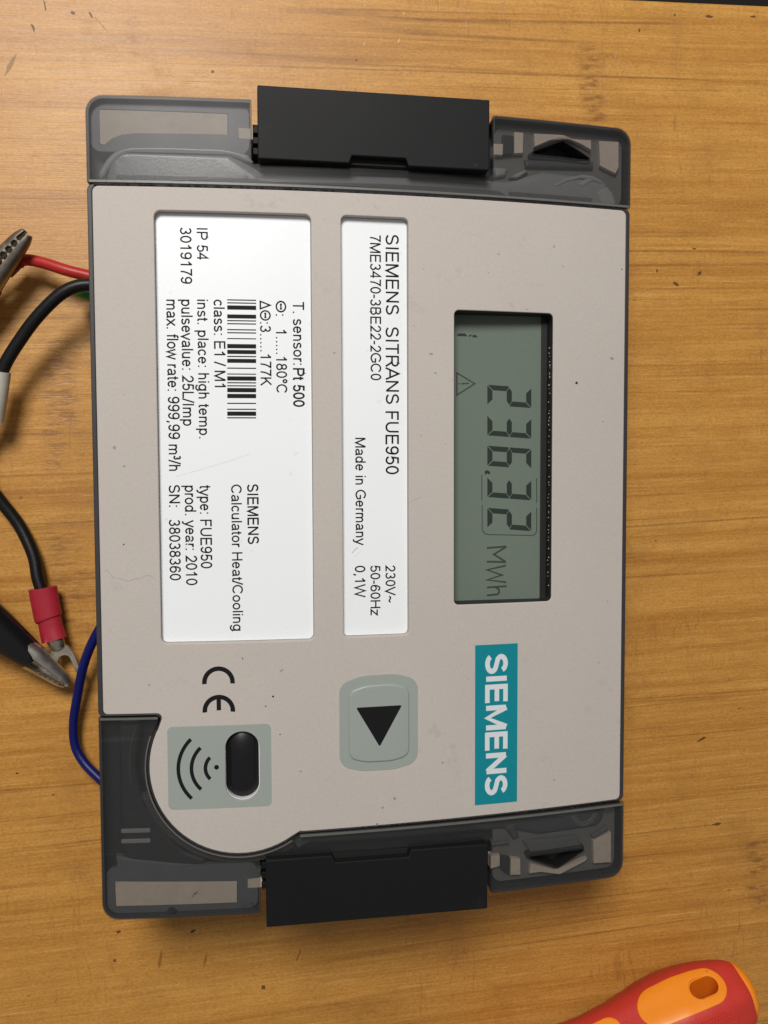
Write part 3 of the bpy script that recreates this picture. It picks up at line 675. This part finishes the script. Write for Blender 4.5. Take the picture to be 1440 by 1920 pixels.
# ---- smoky end covers
WT = 2.0
hole_u = fillet([(42.0, 95.2, .9), (51.1, 98.9, .5), (58.9, 95.2, .9), (58.5, 93.9, .5), (42.3, 94.2, .5)], 4)
hole_l = [(x, -y) for x, y in hole_u][::-1]
up_loop = fillet([(XL, 82.05, .4), (XR, 82.05, .4), (XR, YE, 4.2), (NX1, YE, .3), (NX1, 87.7, .6), (NX0, 87.7, .6), (NX0, YE, .3), (XL, YE, 4.2)])
lo_core = lobe(CR+.62, 304, 158)
lo_loop = [(XR, -81.85), (-20.35, -82.65)]+[p for p in lo_core]+fillet([(-57.2, -55.0), (-55.4, -50.9, .9), (XL, -50.45, .3), (XL, -YE, 4.2), (NX0, -YE, .3), (NX0, -88.3, .4), (NX1, -88.3, .6), (NX1, -YE, .3), (XR, -YE, 4.2), (XR, -81.85)])[:]
cu_ = link('end_cover', plate([up_loop, hole_u], 0.02, WT, 0.35), 'smoky', meter)
cl_ = link('end_cover', plate([lo_loop, hole_l], 0.02, WT, 0.30), 'smoky', meter)
def ribbon(path, z0, z1, th):
    """upright wall along an open 2D path; heights relative to the arched face"""
    n = len(path); v = []; fc = []
    for i, p in enumerate(path):
        a = Vector(path[max(i-1, 0)]); b = Vector(path[min(i+1, n-1)]); t = (b-a).normalized(); nn = Vector((-t.y, t.x))*th/2
        for s in (1, -1):
            q = Vector(p)+nn*s
            v += [(q.x, q.y, surf(q.x)+z0), (q.x, q.y, surf(q.x)+z1)]
    for i in range(n-1):
        a = 4*i; b = a+4
        fc += [(a+1, b+1, b+3, a+3), (a, a+2, b+2, b), (a, b, b+1, a+1), (a+2, a+3, b+3, b+2)]
    fc += [(0, 1, 3, 2), (4*n-4, 4*n-2, 4*n-1, 4*n-3)]
    return mesh_from(v, fc)
def densify(lp, step=3.0):
    out = []
    for a, b in zip(lp[:-1], lp[1:]):
        n = max(1, int((Vector(b)-Vector(a)).length/step)); out += [(a[0]+(b[0]-a[0])*i/n, a[1]+(b[1]-a[1])*i/n) for i in range(n)]
    return out+[lp[-1]]
for sgn, cov in ((1, cu_), (-1, cl_)):
    inner = 82.6 if sgn > 0 else 51.0
    # skirt: the cover's own side walls
    for x0, x1, nx in ((XL+.42, NX0-.4, 0), (XR-.42, NX1+.4, 1)):
        yin = inner if nx == 0 else 82.6
        pth = densify(fillet([(x0, sgn*yin), (x0, sgn*(YE-.42), 3.8), (x1, sgn*(YE-.42))]))
        link('side_skirt', ribbon(pth, -8.5, -.45, .62), 'body', cov)
    # raised lip along the panel, its lighter grey standing in for the edge highlight
    if sgn > 0: lip = [(XL+.6, 82.45), (XR-.6, 82.45)]
    else: lip = [(XR-.6, -82.35), (-20.4, -83.1)]
    link('cover_lip', ribbon(densify(lip), -.3, .26, .55), 'lip', cov)
link('cover_lip', ribbon(lobe(CR+1.0, 302, 160), -.3, .14, .3), 'lip', cl_)
link('lobe_flange', ribbon(lobe(CR+2.3, 300, 196), -WT-1.5, -WT-.1, 2.2), 'band', cl_)
link('lobe_flange', ribbon(lobe(CR+5.2, 190, 160), -WT-1.5, -WT-.1, .5), 'band', cl_)
link('cover_lip', ribbon(densify([(-56.0, -50.95), (XL+.5, -50.95)]), -.3, .26, .5), 'lip', cl_)
# inner fittings seen through the covers
def crop(pts, ox, oy, s): return [(ox+a/s, oy+b/s) for a, b in pts]
def pad(pts, ox, oy, s, cov, mat='pad', dz=-WT-.15, th=3.0, name='inner_ledge', bev=.1):
    lp = pix(crop(pts, ox, oy, s), None, dz); link(name, plate([lp], dz, th, bev), mat, cov)
UL = (160, 170, 4.235); UR = (910, 200, 4.966); LL = (180, 1560, 4.235); LR = (900, 1490, 4.966)
pad([(110, 150), (1130, 185), (1130, 352), (400, 340), (290, 352), (210, 383), (150, 432), (115, 420)], *UL, cu_)
pad([(1215, 295), (1330, 302), (1330, 388), (1220, 380)], *UL, cu_)
pad([(80, 345), (165, 347), (162, 450), (80, 446)], *UR, cu_)
pad([(270, 236), (355, 242), (350, 430), (270, 434)], *UR, cu_)
pad([(455, 250), (720, 262), (790, 300), (985, 312), (985, 400), (900, 352), (735, 270), (600, 312), (460, 372)], *UR, cu_)
pad([(1060, 318), (1242, 328), (1242, 560), (1215, 622), (1150, 590), (1070, 548)], *UR, cu_)
pad([(165, 262), (262, 270), (262, 436), (165, 440)], *UR, cu_, 'body', name='inner_rib')
pad([(150, 395), (1120, 392), (1120, 560), (160, 590)], *LL, cl_)
pad([(1205, 375), (1320, 362), (1320, 440), (1205, 446)], *LL, cl_)
pad([(100, 575), (185, 565), (185, 665), (100, 690)], *LR, cl_)
pad([(285, 590), (375, 600), (378, 745), (285, 750)], *LR, cl_)
pad([(470, 640), (700, 702), (1000, 590), (980, 620), (745, 742), (560, 720), (460, 735)], *LR, cl_)
pad([(1055, 430), (1220, 350), (1222, 630), (1060, 640)], *LR, cl_)
pad([(190, 575), (280, 590), (272, 750), (190, 690)], *LR, cl_, 'body', name='inner_rib')
# bosses, webs and cable stops moulded under the covers, with pale highlight blobs among them
def soft(pts, o, cov, mat, name='boss_and_highlight', bev=.7, dz=-WT-.3, th=3.0): pad(pts, *o, cov, mat, dz, th, name, bev)
soft([(1030, 800), (1080, 760), (1140, 745), (1190, 800), (1222, 900), (1200, 925), (1085, 920)], UR, cu_, 'pale')
soft([(640, 725), (760, 660), (900, 630), (1000, 640), (1090, 690), (1080, 720), (980, 675), (880, 670), (760, 700), (660, 745)], UR, cu_, 'pale', bev=.4)
soft([(850, 720), (960, 650), (1030, 680), (900, 760)], UR, cu_, 'pale')  # this slab and the next two imitate highlight blobs in pale grey
soft([(80, 560), (205, 570), (190, 640), (100, 655)], UR, cu_, 'pale')
soft([(225, 655), (370, 585), (405, 600), (300, 665)], UR, cu_, 'pale', bev=.5)
soft([(370, 490), (1010, 505), (1010, 575), (380, 560)], UR, cu_, 'rib', 'inner_web')
rc = at(900+1005/4.966, 1490+195/4.966)
link('boss_and_highlight', plate([arcband((rc.x, rc.y), 2.6, 4.2, 190, 352, 20)], -WT-.3, 2.5, .4), 'pale2', cl_)
for sg_, cv_ in ((1, cu_), (-1, cl_)):
    link('cavity_floor', plate([rrect(32.5, 69.3, min(sg_*83.5, sg_*101.8), max(sg_*83.5, sg_*101.8), 2.5),
        [(50.3+(x-50.3)*1.06, sg_*(96.2+(y-96.2)*1.2)) for x, y in hole_u]], -WT-1.6, .8, .0), 'floorgrey', cv_)
fp = [at(160+x/4.235, 170+y/4.235, None, -2.7) for x, y in ((122, 700), (150, 636), (200, 560), (270, 500), (360, 472), (520, 468), (700, 470), (900, 478), (1100, 486), (1240, 520), (1330, 570))]
link('fillet_highlight', tube(smooth_path(fp, 5), [.25, .5]+[.85]*46+[.5, .3, .2], 12, (1.0, .6)), 'pale', cu_)  # pale tube built as the curved highlight along the moulded fillet
soft([(235, 310), (330, 262), (370, 400), (310, 420)], LR, cl_, 'rib')
soft([(400, 432), (915, 384), (965, 500), (470, 545)], LR, cl_, 'pale2', 'inner_web')
soft([(1040, 380), (1190, 290), (1200, 330), (1060, 415)], LR, cl_, 'pale2', 'inner_web', .3)
soft([(105, 450), (270, 432), (270, 462), (110, 478)], LR, cl_, 'pale2', 'inner_web', .3)
soft([(205, 1000), (1040, 1075), (1040, 1140), (215, 1140)], (150, 1280, 3.064), cl_, 'pale2', 'inner_web')
# paler ledge round each long window
for sg_, cv_, pts_, o_ in ((1, cu_, [(110, 150), (1130, 185), (1130, 352), (400, 340), (290, 352), (210, 383), (150, 432), (115, 420)], UL), (-1, cl_, [(150, 395), (1120, 392), (1120, 560), (160, 590)], LL)):
    win = pix(crop(pts_, *o_), None, -WT-.2); cxm = sum(p[0] for p in win)/len(win); cym = sum(p[1] for p in win)/len(win)
    win = [(cxm+(x-cxm)*1.006, cym+(y-cym)*1.03) for x, y in win]
    y0_, y1_ = sorted((sg_*90.4, sg_*102.6))
    link('ledge_rim', plate([rrect(-70.0, -31.4, y0_, y1_, 2.5), win], -WT-.22, 1.2, 0.0), 'rimgrey', cv_)
# inner shroud: a soft-edged moulding between ledge and panel
def shroud(pts, cov, mat='shroud', top=-WT-.5, bev=2.4, th=6.0): link('inner_shroud', plate([fillet(pts, 10)], top, th, bev, bres=5), mat, cov)
shroud([(-66.8, 82.4, .5), (66.0, 82.4, .5), (66.0, 90.6, 8.5), (46.0, 91.2, 3), (36.0, 88.0, 4), (-28.0, 86.5, 4), (-36.0, 91.6, 3), (-66.8, 92.0, 8.5)], cu_)  # paler than the lower ones: lamp sheen on this cover put into the grey
shroud([(66.0, -82.6, .5), (-18.0, -83.2, .5), (-26.0, -87.2, 2), (28.0, -87.2, 4), (36.0, -87.6, 4), (46.0, -90.2, 3), (66.0, -89.6, 8)], cl_, 'rib')
shroud([(-66.2, -51.5, .5), (-60.2, -51.5, 1), (-62.0, -64.0, 8), (-60.0, -74.0, 8), (-51.0, -86.5, 8), (-40.0, -90.8, 6), (-56.0, -91.2, 5), (-66.2, -89.2, 5)], cl_, 'body', bev=1.2)
# rib pair in the lower corner
for y in (-80.9, -83.6): link('inner_rib', plate([rrect(-66.0, -58.6, y-.55, y+.55, .3)], -WT-.12, 2.5, .2), 'shroud', cl_)
# seal slot walls
for hl, cov in ((hole_u, cu_), (hole_l, cl_)):
    grown = [(50.3+(x-50.3)*1.05, (96.2 if y > 0 else -96.2)+(abs(y)-96.2)*(1.16 if y > 0 else -1.16)) for x, y in hl]
    link('seal_slot', plate([grown, hl], -WT+.02, 5.5, 0.0), 'dark', cov)
    link('slot_floor', plate([grown], -WT-4.6, 1.0, 0.0), 'dark', cov)
# grime packed in the seam above the panel and flecks on the lower cover
bm = bmesh.new()
for i in range(120):
    x = -69+ (random.random()**1.7)*135; y = 81.75+random.uniform(-.12, .16)
    bmesh.ops.create_icosphere(bm, subdivisions=1, radius=1, matrix=Matrix.Translation(Vector((x, y, surf(x)-.12))*MM) @ Matrix.Diagonal((random.uniform(.15, .7)*MM, random.uniform(.1, .28)*MM, .12*MM, 1)))
for i in range(60):
    x = random.uniform(-18, 66); y = -81.75+random.uniform(-.1, .12)-(0.5 if x < -10 else 0)
    bmesh.ops.create_icosphere(bm, subdivisions=1, radius=1, matrix=Matrix.Translation(Vector((x, y, surf(x)-.12))*MM) @ Matrix.Diagonal((random.uniform(.15, .5)*MM, random.uniform(.1, .22)*MM, .1*MM, 1)))
me = bpy.data.meshes.new('grime'); bm.to_mesh(me); bm.free(); o = link('seam_grime', me, 'dirt', meter); o['kind'] = 'stuff'
fl = pix(crop([(560, 625), (590, 595), (618, 600), (632, 632), (600, 655), (578, 650)], *LL))
link('paint_fleck', flat([fl], 0.05), 'dirt', cl_)

# ---- black latches
def latch(sgn, nx0, nx1):
    Y = lambda y: sgn*y
    lp = [(-29.3, Y(88.0)), (nx0, Y(88.0)), (nx0+.7, Y(89.9)), (nx1-.7, Y(89.9)), (nx1, Y(88.0)), (29.2, Y(88.0)), (29.2, Y(105.6)), (-29.3, Y(105.6))]
    o = link('latch', extr(lp, 'z', 43.4, 48.0, 0.30, 3), 'black', meter)
    link('latch_leg', extr([(Y(102.4), 14), (Y(105.3), 14), (Y(105.5), 43.8), (Y(102.4), 43.8)], 'x', -29.0, 28.9, .3, 2), 'black', o)
    link('finger_notch', extr([(Y(88.6), 40.5), (Y(90.4), 40.5), (Y(90.4), 45.4), (Y(88.6), 45.4)], 'x', nx0-.5, nx1+.5, .05, 1), 'dark', o)
    for yy in (91.2, 93.8, 96.4):
        link('hinge_rib', extr([(Y(yy-.8), 33), (Y(yy+.8), 33), (Y(yy+.8), 44.0), (Y(yy-.8), 44.0)], 'x', -30.45, -29.05, .1, 1), 'black', o)
    link('hinge_bar', extr([(Y(90.6), 30), (Y(98.6), 30), (Y(98.6), 41.5), (Y(90.6), 41.5)], 'x', -30.5, 30.6, .15, 1), 'black', o)
    return o
latch(1, -6.8, 8.2); latch(-1, -12.2, 8.4)

# ------------------------------------------------------------------ leads beside the meter
def path(pts, n=10): return smooth_path([at(x, y, z) for x, y, z in pts], n)

blk = thing('black_cable', 'thick black lead looping out from under the meter, ending in a red crimp terminal', 'cable', at(165, 540, 0)*MM)
link_ = lambda name, me, mat, par: rebase(link(name, me, mat, par))
link_('insulation', tube(path([(215, 545, 15), (165, 534, 16), (122, 546, 16), (78, 585, 15), (40, 634, 13.5), (5, 694, 12), (-14, 770, 10), (-42, 840, 7), (-30, 895, 5), (0, 938, 3.5), (36, 985, 3), (62, 1040, 4), (71, 1085, 5), (82, 1118, 5.5)]), 1.78), 'wire_black', blk)
link_('marker_sleeve', tube(path([(0, 696, 12), (-6, 740, 11), (-13, 788, 9.5)], 6), 2.9, 18), 'sleeve_pale', blk)
pp_ = path([(80, 1102, 5.5), (84, 1125, 5.5), (90, 1155, 5.6), (93, 1164, 5.7), (97, 1182, 5.8), (102, 1200, 6)], 6)
rr_ = []
for i in range(len(pp_)):
    t = i/(len(pp_)-1); rr_.append(4.0 if t < .46 else (4.0-.65*min(1, (t-.46)/.10) if t < .72 else 3.35+.3*(t-.72)/.28))
tm = link_('crimp_sleeve', tube(pp_, rr_, 22, (1.0, .66)), 'sleeve_red', blk)
# tinned spade: barrel and two-pronged blade
def frame_of(p, q):
    d = (q-p).normalized(); sde = Vector((0, 0, 1)).cross(d).normalized(); return d, sde, d.cross(sde)
tp, tq = at(99, 1190, 6), at(140, 1280, 6)
d_, s_, u_ = frame_of(tp, tq); Lt = (tq-tp).length
link_('barrel', tube([tp, tp+d_*2.5, tp+d_*4.5], [2.5, 2.4, 1.9], 16, (1, .75)), 'steel_dark', blk)
def blade(out, z0, z1): return mesh_from([tuple(tp+d_*a+s_*b+u_*z0) for a, b in out]+[tuple(tp+d_*a+s_*b+u_*z1) for a, b in out],
    [tuple(range(len(out)))[::-1], tuple(range(len(out), 2*len(out)))]+[(i, (i+1) % len(out), len(out)+(i+1) % len(out), len(out)+i) for i in range(len(out))], .12, 1)
fork = [(3.5, -1.7), (5.0, -2.8), (7.5, -3.3), (Lt, -2.9), (Lt+.3, -1.7), (8.2, -1.7)]+[(8.2-1.5*math.sin(math.radians(a)), -1.7*math.cos(math.radians(a))) for a in (30, 60, 90, 120, 150)]+[(8.2, 1.7), (Lt+.3, 1.7), (Lt, 2.9), (7.5, 3.3), (5.0, 2.8), (3.5, 1.7)]
link_('spade', blade(fork, -.4, .4), 'steel_dark', blk)

red = thing('red_lead', 'short red lead with a crimped end sleeve held in metal jaws', 'wire', at(160, 515, 0)*MM)
link_('insulation', tube(path([(215, 530, 10), (165, 517, 10), (125, 507, 10), (85, 494, 9), (55, 487.5, 8), (38, 489, 7)]), 1.62), 'wire_red', red)
link_('crimp_sleeve', tube(path([(41, 488.5, 7), (33, 491, 7), (24, 500, 7), (12, 512, 7)], 6), [1.75, 1.9, 2.0, 2.05, 2.05, 2.0, 1.95]+[1.85]*12, 18), 'boot_red', red)

blu = thing('blue_wire', 'thin dark blue wire bowing out from under the meter', 'wire', at(140, 1360, 0)*MM)
link_('insulation', tube(path([(225, 1130, 12), (200, 1158, 11), (174, 1203, 9.5), (157, 1247, 8), (146, 1300, 6), (138, 1355, 4.5), (141, 1398, 4), (158, 1430, 5), (185, 1458, 7), (220, 1490, 9)]), 1.36), 'wire_blue', blu)
grn = thing('earth_wire', 'stub of green and yellow earth wire tucked under the black lead', 'wire', at(150, 545, 0)*MM)
g_ = link_('insulation', tube(path([(215, 560, 10), (175, 554, 10), (152, 546, 10), (138, 541, 9.5)]), 1.75), 'wire_green', grn)
link_('yellow_stripe', tube(path([(215, 567, 9.6), (175, 561, 9.7), (156, 554, 9.7), (145, 548, 9.3)]), 1.15), 'wire_yellow', grn)

def alligator(name, label, base, tip, boot_len, boot_mat, gap, roll, jr=(3.2, 1.5), br=(6.2, 4.4), jm='steel'):
    """spring clip: two curved toothed jaws and a soft insulating boot; base = mouth of the boot, tip = end of the jaws"""
    t = thing(name, label, 'clip', Vector((base.x, base.y, 0))*MM)
    d, sd, up = frame_of(base, tip); L = (tip-base).length
    c, s2 = math.cos(roll), math.sin(roll); sd, up = sd*c+up*s2, up*c-sd*s2
    W = lambda x, y, z: tuple(base+d*x+sd*y+up*z)
    for sg in (1, -1):
        v = []; fc = []; n = 12; m = 8
        for i in range(n+1):
            f = i/n; x = -6+f*(L+6); r = jr[0]+(jr[1]-jr[0])*max(0, (x/L))**0.8 if x > 0 else jr[0]
            if f > .9: r *= 1-.35*(f-.9)/.1
            off = sg*(gap*0.25+gap*.5*(1-max(0, x)/L)+.15)
            for lay in (1.0, .72):
                for j in range(m+1):
                    a = math.radians(-88+176*j/m); v.append(W(x, off+sg*(math.cos(a)*r*lay*1.05), math.sin(a)*r*lay*1.15))
        S = 2*(m+1)
        for i in range(n):
            for j in range(m):
                a = i*S+j; b = a+S; fc.append((a, a+1, b+1, b)); a2 = a+m+1; b2 = a2+S; fc.append((a2, b2, b2+1, a2+1))
            for j in (0, m):
                a = i*S+j; fc.append((a, a+S, a+S+m+1, a+m+1))
        for i in (0, n):
            for j in range(m):
                a = i*S+j; fc.append((a, a+m+1, a+m+2, a+1))
        jaw = link_('jaw', mesh_from(v, fc, 0, 1, 40), jm, t)
        tv = []; tf = []
        for side in (-1, 1):
            for q in range(5):
                x = L*(.30+.13*q); r = jr[0]+(jr[1]-jr[0])*(x/L)**.8; off = sg*(gap*.25+gap*.5*(1-x/L)+.15); b = len(tv)
                z = side*r*1.0
                tv += [W(x-.6, off+sg*.15, z-.25), W(x+.6, off+sg*.15, z-.25), W(x, off-sg*.75, z-.25), W(x-.6, off+sg*.15, z+.25), W(x+.6, off+sg*.15, z+.25), W(x, off-sg*.75, z+.25)]
                tf += [(b, b+1, b+2), (b+3, b+5, b+4), (b, b+3, b+4, b+1), (b+1, b+4, b+5, b+2), (b+2, b+5, b+3, b)]
        link_('teeth', mesh_from(tv, tf), 'steel_dark', jaw)
    bp = [base-d*boot_len*f for f in (0, .02, .05, .3, .6, .85, 1)]
    br_ = [br[1]*.80, br[1]*.96, br[1], br[1]+(br[0]-br[1])*.55, br[0], br[0], br[0]*.8]
    bt = link_('boot', tube(bp, br_, 26, (1.0, .85)), boot_mat, t)
    return t
alligator('alligator_clip', 'alligator clip with glossy black boot gripping the spade terminal', at(64, 1234, 8.0), at(126, 1281, 6.0), 42, 'boot', 2.0, 0.35, (2.5, 1.55), (7.0, 4.2))
alligator('alligator_clip', 'bare metal jaws of an alligator clip holding the red lead', at(-22, 524, 11), at(51, 437, 14), 30, 'boot_red', 1.7, -0.05, (2.9, 1.75), (6.2, 5.0), 'steel_old')

# ------------------------------------------------------------------ screwdriver
def screwdriver():
    t = thing('screwdriver', 'insulated screwdriver with red and orange soft-grip handle lying on the bench', 'screwdriver', at(1320, 1880, 0)*MM)
    A = at(1386, 1857, 14.2); B_ = at(1284, 1900, 14.2)
    e1 = (A-B_); e1.z = 0; e1.normalize(); e3 = Vector((0, 0, 1)); e2 = e3.cross(e1)
    V = CAM-A; psi = math.atan2(V.dot(e3), V.dot(e2)); th0 = psi-math.radians(0)
    # turn the inlaid facet a little past the line of sight, away from the bench
    upl = at(1276, 1833, 14.2)-at(1290, 1902, 14.2)
    sgn = 1 if upl.dot(e2) > 0 else -1
    th0 = psi-sgn*math.radians(20)
    prof = [(0, 9.2), (-1.2, 10.2), (-5, 11.4), (-10, 12.7), (-16, 13.6), (-22, 14.0), (-29, 13.5), (-36, 12.3), (-44, 11.1), (-53, 10.5), (-64, 10.9), (-76, 12.4), (-84, 12.6), (-90, 11.0), (-94, 8.0)]
    def R_(s):
        for (a, ra), (b, rb) in zip(prof[:-1], prof[1:]):
            if b <= s <= a: f = (a-s)/(a-b); f = f*f*(3-2*f)*.5+f*.5; return ra+(rb-ra)*f
        return prof[0][1] if s > 0 else prof[-1][1]
    rad = lambda s, th: R_(s)*(1-.035*math.cos(6*(th-th0)))
    pos = lambda s, th, h=0: A+e1*s+(e2*math.cos(th)+e3*math.sin(th))*(rad(s, th)+h)
    ns = 64; nt = 72; v = []; fc = []
    for i in range(ns+1):
        s = -94*i/ns
        for j in range(nt): v.append(tuple(pos(s, 2*math.pi*j/nt)))
    for i in range(ns):
        for j in range(nt): fc.append((i*nt+j, i*nt+(j+1) % nt, (i+1)*nt+(j+1) % nt, (i+1)*nt+j))
    fc += [tuple(range(nt)), tuple(range(ns*nt, ns*nt+nt))[::-1]]
    grip = link_('grip', mesh_from(v, fc, 0, 1, 40), 'red', t)
    def wrapped(loops, top, thick, bev, cut=1.2):
        me = plate(loops, top, thick, bev, arched=False, bres=2); bm = bmesh.new(); bm.from_mesh(me)
        for ax, no in ((0, (1, 0, 0)), (1, (0, 1, 0))):
            cs = [q.co[ax]/MM for q in bm.verts]; x = math.ceil(min(cs)/cut)*cut
            while x < max(cs):
                co = [0, 0, 0]; co[ax] = x*MM
                bmesh.ops.bisect_plane(bm, geom=bm.verts[:]+bm.edges[:]+bm.faces[:], plane_co=co, plane_no=no, dist=1e-7); x += cut
        for q in bm.verts: q.co = pos(q.co.x/MM, th0+q.co.y/MM/13.0, q.co.z/MM)*MM
        bmesh.ops.recalc_face_normals(bm, faces=bm.faces[:]); bm.to_mesh(me); bm.free(); return finish(me)
    inl = rrect(-36.0, -6.3, -5.7, 5.7, 5.65, 10); hol = rrect(-18.3, -8.6, -3.1, 3.1, 3.05, 8)
    io = link_('inlay', wrapped([inl, hol], .30, .9, .25), 'orange', t)
    link_('inlay', wrapped([rrect(-59, -42.5, -4.2, 4.2, 4.15, 8)], .30, .9, .25), 'orange', t)
    # hanging hole through the handle, lined in orange
    nrm = e2*math.cos(th0)+e3*math.sin(th0); tan = e1.cross(nrm)
    def slot(grow, h0, h1, hollow=0.0):
        lp = rrect(-18.3-grow, -8.6+grow, -3.1-grow, 3.1+grow, 3.05+grow, 8)
        rings = [(lp, h0), (lp, h1)]
        P = [[tuple(A+e1*x+tan*-y+nrm*h) for x, y in l] for l, h in rings]; n = len(lp)
        if not hollow: return P[0]+P[1], [tuple(range(n))[::-1], tuple(range(n, 2*n))]+[(i, (i+1) % n, n+(i+1) % n, n+i) for i in range(n)]
        li = rrect(-18.3-grow+hollow, -8.6+grow-hollow, -3.1-grow+hollow, 3.1+grow-hollow, 3.05+grow-hollow, 8)
        Q = [[tuple(A+e1*x+tan*-y+nrm*h) for x, y in li] for h in (h0, h1)]
        vv = P[0]+P[1]+Q[0]+Q[1]; ff = []
        for i in range(n):
            j = (i+1) % n; ff += [(i, j, n+j, n+i), (2*n+i, 3*n+i, 3*n+j, 2*n+j), (n+i, n+j, 3*n+j, 3*n+i), (i, 2*n+i, 2*n+j, j)]
        return vv, ff
    cv, cf = slot(.12, -20, 20); cut_o = link('tmp_cut', mesh_from(cv, cf), None)
    bo = grip.modifiers.new('b', 'BOOLEAN'); bo.object = cut_o; bo.operation = 'DIFFERENCE'; bo.solver = 'EXACT'
    inv = grip.matrix_parent_inverse.copy(); par = grip.parent; grip.parent = None; grip.matrix_world = Matrix.Identity(4)
    dg = bpy.context.evaluated_depsgraph_get(); nm = bpy.data.meshes.new_from_object(grip.evaluated_get(dg)); grip.modifiers.clear()
    grip.data = finish(nm, 40); grip.data.materials.clear(); grip.data.materials.append(M['red']); grip.parent = par; grip.matrix_parent_inverse = inv; bpy.data.objects.remove(cut_o)
    lv, lf = slot(.10, -11.5, 12.6, .35); link_('hole_liner', mesh_from(lv, lf), 'orange', t)
    # domed end
    dv = [(0, 0.0)]
    n = 40; rg = [(-.6, 8.9), (.3, 8.9), (1.4, 8.3), (2.6, 6.9), (3.5, 4.8), (4.0, 2.4)]; v = []; fc = []
    for x, r in rg:
        for j in range(n): v.append(tuple(A+e1*x+(e2*math.cos(2*math.pi*j/n)+e3*math.sin(2*math.pi*j/n))*r))
    v.append(tuple(A+e1*4.15))
    for i in range(len(rg)-1):
        for j in range(n): fc.append((i*n+j, i*n+(j+1) % n, (i+1)*n+(j+1) % n, (i+1)*n+j))
    b = (len(rg)-1)*n
    for j in range(n): fc.append((b+j, b+(j+1) % n, len(v)-1))
    fc.append(tuple(range(n))[::-1])
    link_('end_cap', mesh_from(v, fc), 'orange', t)
    # knurled pad on the facet next to the inlay
    v = []; fc = []; th1 = th0+sgn*math.radians(50)
    for i in range(16):
        for j in range(7):
            s = -8.0-i*1.15-(j % 2)*.57; th = th1+(j-3)*.078
            if (i-7.5)**2/64+(j-3)**2/12.5 > 1.05: continue
            b = len(v); q = .42
            v += [tuple(pos(s+q, th, -.05)), tuple(pos(s, th+q/13, -.05)), tuple(pos(s-q, th, -.05)), tuple(pos(s, th-q/13, -.05)), tuple(pos(s, th, .38))]
            fc += [(b, b+1, b+4), (b+1, b+2, b+4), (b+2, b+3, b+4), (b+3, b, b+4)]
    kp = link_('knurled_pad', mesh_from(v, fc), 'red', t); kp['kind'] = 'stuff'
    link_('shaft', tube([A+e1*x for x in (-92, -96, -98, -200)], [5.2, 5.0, 3.2, 3.2], 20), 'steel', t)
screwdriver()
